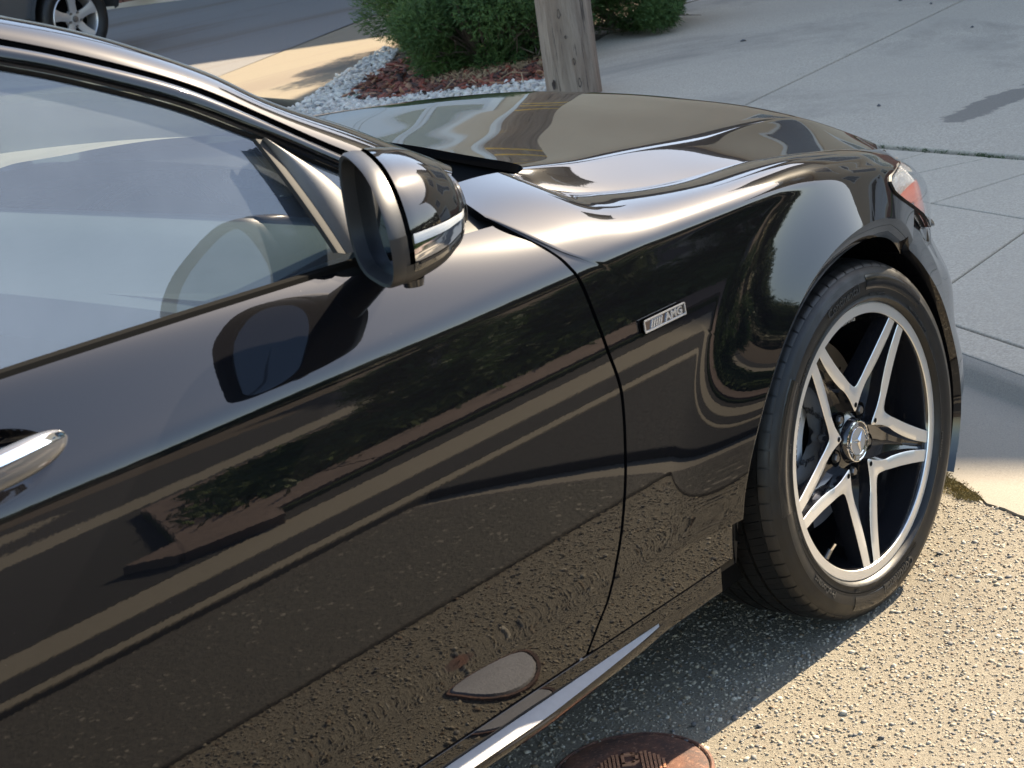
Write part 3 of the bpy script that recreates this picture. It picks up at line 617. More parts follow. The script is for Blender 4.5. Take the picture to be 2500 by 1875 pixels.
def projs(P):
    d = P-np.array(CP); zc_ = d@np.array(fw); return np.array([1250+4580*(d@np.array(Rv))/zc_, 937.5-4580*(d@np.array(Uv))/zc_])*2212/2500
_gx, _gv = np.meshgrid(np.linspace(.10, .54, 177), np.linspace(3, 17, 281)); _gp = side(_gx.ravel(), _gv.ravel()); _d = _gp-np.array(CP); _zc = _d@np.array(fw)
_pr = np.stack([1250+4580*(_d@np.array(Rv))/_zc, 937.5-4580*(_d@np.array(Uv))/_zc], 1)*2212/2500
def px2side(a, b, x, v):
    c = ((_pr-np.array([a, b]))**2).sum(1)+((_gx.ravel()-x)*40)**2+((_gv.ravel()-v)*1.2)**2; k = c.argmin(); return float(_gx.ravel()[k]), float(_gv.ravel()[k])
# ---- front wing: polar sheet round the wheel opening
def wing_edge(n=500):
    """border of the wing in (x, w): sill-rear corner -> up the door seam -> along bonnet seam -> lamp -> bumper seam"""
    pts = []
    def W(x, v): return float(wcoord(np.array([x]), np.array([v]))[0])
    for x in np.linspace(-.3615, -.785, 60): pts.append((x, .2535))
    for v in np.linspace(.40, 17, 160): pts.append((float(SEAM(v))+GAP, W(float(SEAM(v)), v)))
    for x in np.linspace(-.73, .395, 110): pts.append((x, W(x, 17)))
    x0, v0 = .40, 16.5
    for q in ((1906, 323), (1909, 340), (1911, 362), (1917, 388), (1928, 410), (1946, 426), (1966, 441), (1970, 472), (1977, 500), (1972, 516), (1967, 527)):
        x0, v0 = px2side(*q, x0, v0); pts.append((x0, W(x0, v0)))
    return np.array(pts)
E_ = wing_edge(); ctr = np.array(ARC)
ang = np.unwrap(np.arctan2(E_[:, 1]-ctr[1], E_[:, 0]-ctr[0])); rad = np.hypot(*(E_-ctr).T)
NA, NR = 420, 150
a0 = math.radians(194.5); a1 = math.asin((.545-.325)/math.hypot(.333, .22)); a1 = ang[-1]
# start where the arch meets the sill; the strip below the arch end is filled by the last rays
aa = np.linspace(ang[0], ang[-1], NA); order = np.argsort(ang)
# make angle monotone
am = np.minimum.accumulate(ang); keep = np.concatenate([[True], np.diff(am) < -1e-7]); angk, radk = am[keep], rad[keep]
rr = np.interp(aa, angk[::-1], radk[::-1])
tt = np.linspace(0, 1, NR)**1.15
G = np.zeros((NA, NR, 3)); X_ = np.zeros((NA, NR)); W_ = np.zeros((NA, NR))
for i, a in enumerate(aa):
    r0 = R_IN
    sn = math.sin(a)
    if sn < 0:                                        # keep rays that head down on the sill line
        r0 = min(R_IN, rr[i]*.95)
    nf = 12; t_fl = np.concatenate([np.linspace(r0, R_OUT, nf), R_OUT+(rr[i]-R_OUT)*np.linspace(0, 1, NR-nf+1)[1:]**1.1])
    X_[i] = ctr[0]+t_fl*math.cos(a); W_[i] = ctr[1]+t_fl*sn
W_ = np.maximum(W_, .2535)
vx = vinv(X_.ravel(), W_.ravel())
G = side(X_.ravel(), vx).reshape(NA, NR, 3)
front_wing = panel('front_wing', G, M['paint'], car, hems=(1, 1, 0, 1), flip=False)
# cut the lamp opening out of the wing
LPX = ((1906, 323), (1909, 340), (1911, 362), (1917, 388), (1928, 410), (1946, 426), (1966, 441), (2003, 471), (2040, 480), (2040, 300), (1930, 318))
LP0 = []; x0, v0 = .40, 16.0
for q in LPX[:7]: x0, v0 = px2side(*q, x0, v0); LP0.append((x0, float(wcoord(np.array([x0]), np.array([v0]))[0])))
LPOLY = np.array(LP0+[(.45, LP0[-1][1]-.03), (.8, LP0[-1][1]-.03), (.8, 1.1), (LP0[0][0]+.004, 1.1)])
def in_poly(P, poly):
    x, y = P[:, 0], P[:, 1]; c = np.zeros(len(P), bool); j = len(poly)-1
    for i in range(len(poly)):
        xi, yi = poly[i]; xj, yj = poly[j]; k = ((yi > y) != (yj > y)) & (x < (xj-xi)*(y-yi)/(yj-yi+1e-12)+xi); c ^= k; j = i
    return c
bm = bmesh.new(); bm.from_mesh(front_wing.data); bm.faces.ensure_lookup_table()
cen = np.stack([(X_[:-1, :-1]+X_[1:, 1:])/2, (W_[:-1, :-1]+W_[1:, 1:])/2], -1).reshape(-1, 2); kill = in_poly(cen, LPOLY)
NA_F = len(kill); hemf = [f for f in bm.faces if f.index >= NA_F and f.calc_center_median().x > .15 and f.calc_center_median().z > .5]
bmesh.ops.delete(bm, geom=[bm.faces[i] for i in np.where(kill)[0]]+hemf, context='FACES')
bm.to_mesh(front_wing.data); bm.free()
# inner lip of the wheel opening
lip = G[:, 0]
mb = MB(); mb.grid(np.stack([lip, lip+np.array([0, .004, 0])-.0*lip, lip+np.array([0, .03, 0])], 1)); mb.build('arch_lip', M['paint'], front_wing, fix=False)

# ---- bonnet: seam -> crest -> crown -> mirrored
HX = [-.62, -.54, -.45, -.35, -.2, -.05, .1, .23, .33, .40, .50, .60, .70, .745]
def tseam(x):
    q = bsp(side_rows(np.atleast_1d(x)), np.full(np.size(x), 17.)); return q
HK = {  # x: crest y, crest z, then z at |y| = .52, .36, .18, 0
 -.64: (.668, .939, .958, .976, .988, .993), -.58: (.667, .933, .950, .968, .980, .985), -.41: (.657, .909, .927, .946, .959, .966), -.28: (.651, .895, .913, .932, .946, .953), -.15: (.646, .882, .901, .921, .936, .943),
 -.01: (.640, .869, .890, .911, .926, .933), .134: (.631, .857, .877, .896, .911, .918), .24: (.628, .842, .865, .883, .897, .904), .30: (.631, .824, .850, .869, .884, .891), .36: (.637, .799, .830, .854, .869, .876),
 .43: (.645, .767, .801, .832, .849, .857), .52: (.640, .728, .766, .806, .826, .831), .61: (.62, .690, .728, .768, .792, .798), .70: (.60, .645, .684, .724, .748, .754), .76: (.56, .605, .645, .685, .71, .716)}
hx = sorted(HK); HA = np.array([HK[k] for k in hx]); hf = cspline(hx, HA)
def hood_row(x):
    x = np.atleast_1d(x); h = hf(x); s = tseam(np.minimum(x, .405)); n = len(x)
    ys, zs = s[:, 0].copy(), s[:, 1].copy()
    ex = np.clip(x-.405, 0, 1); ys = ys-ex*.42; zs = zs-ex*.42-ex**2*.5
    cy, cz = np.minimum(h[:, 0], ys-.022), h[:, 1]
    L = []
    L.append(np.stack([ys, zs], 1))
    L.append(np.stack([ys*.82+cy*.18, zs*.80+cz*.20], 1))
    L.append(np.stack([ys*.5+cy*.5, zs*.48+cz*.52], 1))
    L.append(np.stack([ys*.2+cy*.8, zs*.17+cz*.83], 1))
    L.append(np.stack([cy+.006, cz-.0015], 1)); L.append(np.stack([cy-.012, cz+.003], 1))
    z5 = h[:, 2]; L.append(np.stack([cy*.72+.52*.28, cz*.70+z5*.30+.001], 1))
    for yy, k in ((.52, 2), (.44, None), (.36, 3), (.27, None), (.18, 4), (.09, None), (0, 5)):
        if k is not None: z = h[:, k]
        elif yy == .44: z = (h[:, 2]+h[:, 3])/2+.0015
        elif yy == .27: z = (h[:, 3]+h[:, 4])/2+.002
        else: z = (h[:, 4]+h[:, 5])/2+.0005
        L.append(np.stack([np.full(n, yy), z], 1))
    L2 = [l*np.array([-1, 1]) for l in L[:-1]][::-1]
    return np.stack(L+L2, 1)
nrow = 27
hv = np.concatenate([np.linspace(0, 6, 90)[:-1], np.linspace(6, 20, 80)[:-1], np.linspace(20, 26, 50)])
def hood_front(v):                                       # leading edge of the bonnet
    t = np.abs(v-13)/13; return .735-.335*np.clip((t-.28)/.72, 0, 1)**1.5
def hood_rear(v):
    t = np.abs(v-13)/13; return -.50-.125*np.clip(t, 0, 1)**2
P = np.zeros((150, len(hv), 3))
for i, s in enumerate(np.linspace(0, 1, 150)):
    x = hood_rear(hv)*(1-s)+hood_front(hv)*s; q = bsp(hood_row(x), hv); P[i] = np.stack([x, -q[:, 0], q[:, 1]], 1)
# close the shut line to 3 mm
hood = panel('bonnet', P, M['paint'], car, hems=(1, 1, 1, 1))
HOODP = P

# ---- bumper: profile swept along the plan curve
plan = np.array([(.20, .858), (.27, .840), (.34, .821), (.42, .798), (.50, .772), (.575, .741), (.64, .695), (.69, .63), (.73, .53), (.762, .40), (.782, .24), (.79, .09), (.792, 0)])
ss = np.concatenate([[0], np.cumsum(np.hypot(*np.diff(plan, axis=0).T))]); pf = cspline(ss, plan)
zz = np.array([.155, .17, .20, .24, .285, .33, .38, .43, .47, .51, .55, .59, .625])
off = np.array([-.02, -.006, .004, .010, .012, .010, .004, .003, .004, .000, -.012, -.025, -.034])
of = cspline(zz, off)
sv = np.linspace(0, ss[-1], 110); zv = np.linspace(.155, .63, 70); c = pf(sv); d = np.gradient(c, sv, axis=0); nn = np.stack([-d[:, 1], d[:, 0]], 1); nn /= np.linalg.norm(nn, axis=1, keepdims=True)
nn = np.where((nn[:, :1]*1+nn[:, 1:]*1 < 0), -nn, nn)
B = np.zeros((110, 70, 3)); o_ = of(zv)
for i in range(110):
    topz = .155+(zv-.155)*(1-.02*i/110-.15*float(np.clip((c[i][0]-.40)/.17, 0, 1))+.075*float(1-sstep(.24, .47, c[i][0])))
    # arch cut on the wheel side: start of the sweep follows the opening
    q = c[i][None]+nn[i][None]*(np.where(o_ < 0, o_*min(1, i/26), o_*min(1, .35+i/40))[:, None])
    B[i] = np.stack([q[:, 0], -q[:, 1], topz], 1)
zc = B[0, :, 2]; xa = ARC[0]+np.sqrt(np.maximum(R_IN**2-(zc-ARC[1])**2, .0))
for j in range(70):
    f = (1-np.linspace(0, 1, 110))**3
    B[:, j, 0] += f*(max(xa[j], .23 if zc[j] < .3 else .2)-B[0, j, 0])*np.clip((.42-np.linspace(0, 1, 110)*1.2), 0, .42)/.42
    if zc[j] < .25: B[:, j, 0] += 0
bumper = panel('front_bumper', B, M['paint'], car, hems=(1, 0, 1, 1), flip=True)
mb = MB(); l = B[0]; mb.grid(np.stack([l, l+np.array([0, .006, 0]), l+np.array([0, .03, 0])], 1), flip=True); mb.build('arch_lip', M['paint'], bumper)

# ---- side skirt with its bright ledge
SX = np.linspace(-2.35, -.424, 90)
def skirt(x):
    w = sstep(-.58, -.78, x)*.020 if np.isscalar(x) else .020*sstep(0, 1, (-.585-x)/.42)
    w = .019*np.clip((-.590-x)/.30, 0, 1)**.7
    e = sstep(-.60, -.44, x)
    pr = [(.806, .2515), (.826, .2512), (.8425, .2502), (.8455, .2472), (.8450, .236), (.8440, .2240), (.8438+.3*w, .2215-.05*w), (.8434+w, .2200-.48*w), (.8440+w, .2165-.52*w), (.8434+w*.98, .211-.56*w), (.8424+w*.8, .2035-.52*w+.002*e), (.834+w*.5, .193-.3*w+.003*e), (.81, .185), (.76, .182)]
    return np.array([(x, -y, z) for y, z in pr])
sk = np.stack([skirt(x) for x in SX]); mb = MB(); mb.grid(sk, flip=True)
mb.add(sk[-1], [list(range(len(sk[-1])))])
side_skirt = mb.build('side_skirt', M['paint'], car, sharp=30)
led = np.stack([skirt(x)[5:8]+np.array([[0, -.0006, .0006]]) for x in SX if x < -.592]); mb = MB(); mb.grid(led, flip=True); mb.build('skirt_ledge', simple('ledge_highlight', (.20, .20, .21), .38, nscale=90, bscale=500, bstr=.3, bdist=.0006), side_skirt, sharp=60)  # pale strip laid over the ledge paints its sky highlight
# dark structure behind every shut line and inside the arch
for x0, x1, n in ((-.9, -.36, 6), (-2.0, -1.74, 3)):
    mb = MB(); xs = np.linspace(x0, x1, n); v = np.linspace(0, 16.6, 60); Q = np.stack([side(np.full(60, x), v, False)+np.array([0, .016, -.006]) for x in xs]); mb.grid(Q); mb.build('inner_body', M['rubber_seal'], car)
mb = MB(); aw = np.linspace(R_(-38), R_(189), 60); Q = np.zeros((60, 5, 3))
for j, (r, y) in enumerate(((.353, -.845), (.362, -.80), (.368, -.72), (.368, -.60), (.355, -.52))): Q[:, j] = np.stack([ARC[0]+r*np.cos(aw), 0*aw+y, ARC[1]+r*np.sin(aw)], 1)
mb.grid(Q); mb.add(np.vstack([Q[:, 4], [[ARC[0], -.52, ARC[1]]]]), [[i, i+1, 60] for i in range(59)]); mb.build('arch_liner', M['dark'], car)
mb = MB(); mb.box((-1.75, 0, .24), (3.4, 1.56, .16)); mb.box((.2, 0, .26), (.5, .9, .14)); mb.build('underbody', M['dark'], car)

# ---- glasshouse, traced along the pillar: (x pixels) glass edge, frame low, frame high, rail low, outline
GT = [(-.66), ]
def tumble(z): return -(.80-(z-.93)*.45)
def on_tumble(x, y, outw=0.0):
    # intersect the pixel ray with the leaning side-window plane (moved outwards by outw)
    n = Vector((0, -1, .45)).normalized(); p0 = Vector((0, -.80, .93))+n*outw   # plane y = -(.80-(z-.93)*.45)
    u_, v_ = x*2500/2212, y*2500/2212; d = fw+Rv*((u_-1250)/4580)-Uv*((v_-937.5)/4580)
    t = (p0-CP).dot(n)/d.dot(n); return CP+d*t
prof = {0: (149, 146, 127, 98, 83, 34), 100: (168, 165, 144, 116, 102, 52), 200: (190, 187, 166, 138, 124, 75), 300: (215, 212, 191, 162, 149, 105), 400: (243, 240, 219, 191, 178, 140), 470: (270, 267, 244, 218, 204, 168), 530: (293, 290, 268, 243, 230, 199), 640: (337, 334, 312, 292, 279, 240), 740: (376, 373, 356, 335, 322, 270), 850: (418, 415, 400, 384, 366, 312), 940: (452, 449, 438, 420, 402, 345), 966: (454, 451, 441, 425, 400, 357)}
ks = sorted(prof); C_ = {k: [] for k in 'gtfFRS'}
for k in ks:
    g, tr_, fl, fh, rl, so_ = prof[k]
    C_['g'].append(on_tumble(k, g, -.004)); C_['t'].append(on_tumble(k, tr_-4, .004)); C_['f'].append(on_tumble(k, fl, .010)); C_['F'].append(on_tumble(k, fh, .008))
    R0 = on_tumble(k, rl, .006); C_['R'].append(R0)
    yS = R0.y+.075; C_['S'].append(px(k, so_, 1, yS))
A_ = {k: np.array([tuple(p) for p in v]) for k, v in C_.items()}
# continue over the roof beyond the frame
for k in A_:
    P0 = A_[k]; x0, z0 = P0[0][0], P0[0][2]; m = (P0[2][2]-P0[0][2])/(P0[2][0]-P0[0][0])*1.06; xp = -2.30; zp = z0+(-m)*(x0-xp)*.42; yo = P0[0][1]+(.80-(z0-.93)*.45)
    tl = []
    for x in (-3.45, -3.2, -2.9, -2.6, xp): tl.append((x, 0, zp-.10*abs(x-xp)**1.0*0-.235*max(0, xp-x)**2))
    for t in (.2, .4, .6, .8):
        h00, h10, h01 = 2*t**3-3*t**2+1, t**3-2*t**2+t, -2*t**3+3*t**2; x = x0+(xp-x0)*t
        z = h00*z0+h10*(xp-x0)*m+h01*zp; tl.append((x, 0, z))
    tl = sorted(tl, key=lambda q: q[0]); tl = [(x, -(.80-(z-.93)*.45)+yo if k != 'S' else P0[0][1]+.45*(z-z0), z) for x, _, z in tl]
    A_[k] = np.vstack([np.array(tl), P0])
def dens(P, n=160):
    s = np.concatenate([[0], np.cumsum(np.linalg.norm(np.diff(P, axis=0), axis=1))]); return cspline(s, P)(np.linspace(0, s[-1], n))
D_ = {k: dens(v) for k, v in A_.items()}
def arcstrip(A, Bq, bulge, n=9):
    t = np.linspace(0, 1, n); P = A[:, None]*(1-t[None, :, None])+Bq[:, None]*t[None, :, None]
    nrm = np.array([0, -.85, .5]); return P+nrm*(bulge*4*t*(1-t))[None, :, None]
out = np.array([0, -.88, .47])
# door frame: a slim painted band round the window
fr = arcstrip(D_['f'], D_['F'], .003, 9); mb = MB(); mb.grid(fr); mb.grid(np.stack([D_['F'], D_['F']-out*.004, D_['F']-out*.022], 1)); mb.grid(np.stack([D_['f']-out*.012, D_['f']-out*.002, D_['f']], 1))
mb.build('window_frame', M['paint'], front_door)
tr1 = arcstrip(D_['t']*.45+D_['f']*.55, D_['f']-out*.006, .0, 3); 
mb = MB(); a_, b_ = D_['g'], D_['f']-out*.004
def strip_between(p, q, s0, s1, lift, bulge, n=5): return arcstrip(a_*(1-s0)+b_*s0+out*lift, a_*(1-s1)+b_*s1+out*lift, bulge, n)
mb.grid(strip_between(a_, b_, -.25, .48, -.001, .003)); mb.grid(strip_between(a_, b_, .70, 1.05, -.001, .002)); mb.build('window_seal', M['rubber_seal'], front_door)
mb = MB(); mb.grid(strip_between(a_, b_, .46, .72, .0015, .003)); mb.build('window_trim', simple('dark_satin_trim', (.16, .155, .15), .28, 1), front_door)
# roof rail / pillar and the roof
mb = MB(); rl_ = arcstrip(D_['R'], D_['S'], .012, 14); mb.grid(rl_); mb.grid(np.stack([D_['R'], D_['R']-out*.004, D_['R']-out*.03], 1), flip=True)
roof_n = 26; t = np.linspace(0, 1, roof_n); Sx = D_['S']; Sm = Sx*np.array([1, -1, 1])
crown = (.055*sstep(-.9, -1.6, Sx[:, 0]))[:, None]+.02
RP = Sx[:, None]*(1-t)[None, :, None]+Sm[:, None]*t[None, :, None]; RP[:, :, 2] += crown*(4*t*(1-t))[None]
cut = np.searchsorted(D_['S'][:, 0], -1.30)
bow = .30*(4*t*(1-t)); 
pillar = mb.build('roof_rail', M['paint'], car)
mb = MB(); mb.grid(RP[:cut+1]); mb.build('roof', M['paint'], car)
WP = RP[cut:].copy(); k_ = np.linspace(0, 1, WP.shape[0])
WP[:, :, 0] += bow[None, :]*(.04+.55*k_[:, None]**3); WP[:, :, 2] -= .012*np.minimum(1, 12*t*(1-t))[None]
WP[:, :, 0] -= 0
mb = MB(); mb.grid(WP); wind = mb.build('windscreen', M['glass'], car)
mb = MB(); g1 = arcstrip(D_['R']-out*.022, D_['F']-out*.020, 0, 3); mb.grid(g1); mb.build('roof_gutter_seal', M['rubber_seal'], car)
# side glass (front door and rear door), belt seals
gx = D_['g']; belt_x = np.linspace(-2.72, -.86, 140)
def belt(x): 
    q = side(np.atleast_1d(x), np.full(np.size(x), 15.), False); return q
gi = np.interp(belt_x, gx[:, 0], gx[:, 2])
gl_top = np.stack([belt_x, [-(.80-(z-.93)*.45) for z in gi], gi], 1)-out*.004; bl = belt(belt_x)+np.array([0, .012, -.012]); 
kk = gl_top[:, 2] > bl[:, 2]+.004
nv_ = 12; tq = np.linspace(0, 1, nv_); GP = bl[:, None]*(1-tq)[None, :, None]+gl_top[:, None]*tq[None, :, None]; GP[:, :, 1] -= (.006*4*tq*(1-tq))[None]
i1 = np.searchsorted(belt_x, -1.86); i2 = np.where(kk)[0][-1]
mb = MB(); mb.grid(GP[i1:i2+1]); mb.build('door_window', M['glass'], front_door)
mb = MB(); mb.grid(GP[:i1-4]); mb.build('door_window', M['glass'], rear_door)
mb = MB(); mb.grid(np.stack([GP[i1-4:i1+1, j]+out*.004 for j in range(nv_)], 1)); mb.build('centre_pillar_trim', M['black_gloss'], front_door)
b0 = belt(np.linspace(-1.86, -.93, 90))
mb = MB(); mb.grid(np.stack([b0+np.array([0, -.0005, -.001]), b0+np.array([0, .001, .006]), b0+np.array([0, .007, .009]), b0+np.array([0, .013, .006]), b0+np.array([0, .014, -.01])], 1), flip=False); mb.build('belt_seal', M['dark'], front_door)

# ================================================================== lettering helper
def text_geo(s, size=1.0, ext=.0, bold=0.0, spacing=1.0):
    cu = bpy.data.curves.new('lettering', 'FONT'); cu.body = s; cu.size = size; cu.extrude = ext; cu.align_x = 'CENTER'; cu.align_y = 'CENTER'; cu.offset = bold; cu.space_character = spacing; cu.resolution_u = 3
    o = bpy.data.objects.new('lettering', cu); COL.objects.link(o); dg = bpy.context.evaluated_depsgraph_get(); me = bpy.data.meshes.new_from_object(o.evaluated_get(dg))
    V = np.array([v.co[:] for v in me.vertices]); F = [list(p.vertices) for p in me.polygons]
    bpy.data.objects.remove(o); bpy.data.curves.remove(cu); bpy.data.meshes.remove(me); return V, F
def bend(V, r, ang, face_y, inner=False):
    """lay text round a circle in the x,z plane, outward face towards -y; ang = angle of its middle"""
    a = (ang - V[:, 0]/r) if not inner else (ang + V[:, 0]/r); rr = r+V[:, 1]*(1 if not inner else -1)
    return np.stack([rr*np.cos(a), face_y-V[:, 2], rr*np.sin(a)], 1)

# ================================================================== wheel
def make_wheel():
    """rim barrel is the part; tyre, spokes, brake parts hang under it. Local origin at the hub, outer side towards -y."""
    Y0 = .7705
    def Y(y): return y+Y0                                # write true car y, get local y
    mb = MB()
    mb.lathe([(.2255, Y(-.8705)), (.2265, Y(-.8722)), (.2425, Y(-.8728)), (.2445, Y(-.871)), (.2450, Y(-.866)), (.241, Y(-.862))], 180, m=0)
    mb.lathe([(.2255, Y(-.8705)), (.2235, Y(-.866)), (.2225, Y(-.855)), (.218, Y(-.838)), (.2125, Y(-.815)), (.209, Y(-.78)), (.207, Y(-.73)), (.213, Y(-.69)), (.228, Y(-.675))], 120, m=1)
    mb.lathe([(.12, Y(-.70)), (.207, Y(-.695))], 60, m=2)
    rim = mb.build('wheel', mats=[M['alu'], M['rim_black'], M['dark']], sharp=30, fix=False)
    # ---- tyre
    mb = MB()
    side_p = [(.2400, -.8620), (.2460, -.8740), (.2485, -.8800), (.2520, -.8822), (.2560, -.8805), (.2600, -.8800), (.268, -.8826), (.280, -.8838), (.2845, -.8838), (.2855, -.8830), (.2950, -.8808), (.3035, -.8755), (.3100, -.8665), (.3135, -.8560), (.3150, -.8480)]
    mb.lathe([(r, Y(y)) for r, y in side_p], 200)
    mb.lathe([(r, Y(-y-2*Y0)) for r, y in side_p][::-1], 100)
    mb.lathe([(.3105, Y(-.8500)), (.3110, Y(-.77)), (.3105, Y(-.691))], 200)
    NS = 66; ribs = [(-.8520, -.8200, .30), (-.8130, -.7880, .15), (-.7810, -.7600, -.15), (-.7530, -.7280, -.15), (-.7210, -.6890, -.3)]
    for ya, yb, sk_ in ribs:
        for k in range(NS):
            for sub in range(2):
                g0 = .012 if sub == 0 else .004
                b0 = (k+sub*.5)*2*math.pi/NS+.0; b1 = (k+sub*.5+.5)*2*math.pi/NS
                n = 4; P = np.zeros((n, 2, 3)); 
                ts = np.linspace(0, 1, n); top = []
                for yy, s_ in ((ya, 0), (yb, 1)):
                    for t_ in ts:
                        a = b0+(b1-b0)*(.08 if sub == 0 else .02)*0+(b0*0)+((b1-b0)*(g0*6*(1-t_)+t_*(1-.01)))+(sk_*.09*s_)
                        top.append((a, yy))
                r_ = lambda y: .3178-.0032*max(0, (abs(y+.7705)-.05)/.032)**2
                V = [(r_(y)*math.cos(a), Y(y), r_(y)*math.sin(a)) for a, y in top]+[(.3095*math.cos(a), Y(y), .3095*math.sin(a)) for a, y in top]
                F = [(i, i+1, n+i+1, n+i) for i in range(n-1)]+[(i, i+1, 2*n+i+1, 2*n+i)[::-1] for i in range(n-1)]+[(n+i, n+i+1, 3*n+i+1, 3*n+i) for i in range(n-1)]+[(0, n, 3*n, 2*n), (n-1, 2*n-1, 4*n-1, 3*n-1)[::-1]]
                mb.add(V, F)
    # outer shoulder lugs with their slanted slots
    for k in range(NS):
        a = k*2*math.pi/NS; b = (k+.88)*2*math.pi/NS; V = []
        for rr_, yy in ((.3152, -.8525), (.3160, -.8540), (.3120, -.8655), (.3082, -.8705), (.3060, -.8715)):
            for q in np.linspace(a, b, 4): V.append((rr_*math.cos(q), Y(yy-.0006), rr_*math.sin(q)))
        mb.add(V, [(i*4+j, i*4+j+1, i*4+j+5, i*4+j+4) for i in range(4) for j in range(3)])
    # moulded sidewall writing and ribs
    lt = []
    for s, ang, r, sz, ex in (('Continental', R_(100), .2745, .0215, .0012), ('Continental', R_(-80), .2745, .0215, .0012), ('225/40 R18 92H', R_(135), .2585, .0085, .0006), ('M+S', R_(163), .2600, .0085, .0006), ('RADIAL TUBELESS', R_(75), .2590, .0062, .0005), ('TREAD 2 PLIES  SIDEWALL 1 PLY', R_(40), .2590, .0055, .0005), ('STEEL POLYESTER', R_(193), .2590, .0066, .0005), ('ProContact', R_(225), .2735, .016, .0008), ('DOT', R_(250), .2590, .0075, .0005), ('MAX LOAD 630 kg  MAX PRESS 340 kPa', R_(205), .2535, .0045, .0005), ('EXTRA LOAD', R_(-20), .2590, .0075, .0005)):
        V, F = text_geo(s, sz, ex, .0006 if sz > .015 else .0002, 1.05); lt.append((bend(V, r, ang, Y(-.8838 if r > .27 else -.8812)), F))
    for k in range(150):                                  # fine knurl beside the writing
        a = R_(185)+k*R_(.75); 
        for j in range(2): mb.box(((.2635+j*.0045)*math.cos(a), Y(-.8822), (.2635+j*.0045)*math.sin(a)), (.0024, .0012, .0009), M=Matrix.Rotation(-a, 3, 'Y'))
    ty = mb.build('tyre', M['tyre'], rim, sharp=38, fix=False); rr_m = simple('raised_rubber', (.035, .034, .032), .28)
    for V, F in lt: q_ = MB(); q_.add(V, F); q_.build('sidewall_lettering', rr_m, rim, smooth=False, sharp=None)
    # smooth bands on the sidewall where the relief is bare and shiny
    shiny = simple('shiny_rubber', (.016, .015, .014), .16, nscale=60, bscale=300, bstr=.12, bdist=.0006)
    for a0_, a1_ in ((R_(44), R_(84)), (R_(-112), R_(-82)), (R_(140), R_(186))):
        a = np.linspace(a0_, a1_, 30); L = []; mb = MB()
        for r, y in ((.2690, -.8829), (.2700, -.8836), (.280, -.8847), (.2860, -.8840), (.2935, -.8818), (.2945, -.8810)): L.append(np.stack([r*np.cos(a), 0*a+Y(y), r*np.sin(a)], 1))
        mb.grid(np.stack(L, 1), flip=False); mb.build('sidewall_panel', shiny, rim, sharp=40)
    # ---- spokes
    def fy(r): return Y(-.8535-.0165*(r/.232)**1.6)
    inn = [(.2290, 34.5), (.2100, 34.0), (.185, 33.1), (.160, 31.3), (.140, 28.9), (.120, 25.1), (.105, 20.4), (.093, 17.0), (.083, 13.8), (.073, 10.8), (.064, 7.4), (.056, 3.3), (.0535, 0)]
    ouc = [(.2290, 29.0), (.2100, 27.8), (.185, 25.5), (.160, 22.2), (.140, 18.3), (.124, 14.1), (.113, 10.4), (.105, 6.4), (.100, 2.9), (.0985, 0)]
    def res(L, n): 
        L = np.array(L); t = np.linspace(0, 1, len(L)); q = np.linspace(0, 1, n); return np.stack([cspline(t, L[:, 0])(q), cspline(t, L[:, 1])(q)], 1)
    I, O = res(inn, 44), res(ouc, 44)
    base = R_(50.7+36)
    for k in range(5):
        ax = base+k*R_(72); mb = MB()
        for sgn in (1, -1):
            PI = [(r*math.cos(ax+sgn*R_(t)), fy(r), r*math.sin(ax+sgn*R_(t))) for r, t in I]; PO = [(r*math.cos(ax+sgn*R_(t)), fy(r), r*math.sin(ax+sgn*R_(t))) for r, t in O]
            PI, PO = np.array(PI), np.array(PO)
            t = np.array([0, .05, .5, .95, 1]); lift = np.array([.0010, 0, 0, 0, .0010]); T = PI[:, None]*(1-t)[None, :, None]+PO[:, None]*t[None, :, None]; T[:, :, 1] += lift[None]
            mb.grid(T, flip=sgn > 0, m=0)
            dep = np.linspace(.030, .042, 44)[:, None]
            for E, fl in ((PI, sgn < 0), (PO, sgn > 0)):
                # side walls bow outwards a little on their way down
                nrm = (PO-PI); nrm /= np.linalg.norm(nrm, axis=1, keepdims=True)+1e-9; nrm = nrm*(1 if E is PO else -1)
                w1 = E+np.stack([0*dep[:, 0], 0*dep[:, 0]+.0012, 0*dep[:, 0]], 1)
                w2 = E+nrm*(.0035 if E is PO else .002)+np.hstack([0*dep, dep*.45, 0*dep]); w3 = E+nrm*(.001 if E is PO else .0035)+np.hstack([0*dep, dep, 0*dep])
                mb.grid(np.stack([E+np.array([0, .0010, 0]), w1, w2, w3], 1), flip=fl, m=1)
        # small drilled dimple at the root of each V
        c = (.0655*math.cos(ax), fy(.0655)-.0005, .0655*math.sin(ax)); a = np.linspace(0, 2*math.pi, 16, endpoint=False)
        mb.add([(c[0]+.0046*math.cos(q), c[1], c[2]+.0046*math.sin(q)) for q in a], [list(range(16))], m=2)
        mb.build('spoke', None, rim, mats=[M['alu'], M['rim_black'], M['dark']], sharp=40, fix=False)
    # recessed web between the arms and the hub dish with lug recesses
    mb = MB()
    for k in range(5):
        ax = base+R_(36)+k*R_(72); L = []
        for r, t in I[:-4]:
            h = 36-t+.4; T = np.linspace(-h, h, 9); dep = .006+.016*np.clip((.2290-r)/.10, 0, 1)
            L.append([(r*math.cos(ax+R_(q)), fy(r)+dep+.004*(1-abs(q/h))**1.0, r*math.sin(ax+R_(q))) for q in T])
        mb.grid(np.array(L))
    mb.lathe([(.098, fy(.08)+.030), (.080, fy(.08)+.024), (.052, fy(.05)+.018), (.041, fy(.05)+.012), (.0385, fy(.05)+.002), (.0365, fy(.05)-.001)], 60)
    mb.build('spoke_web', M['rim_black'], rim, sharp=35)
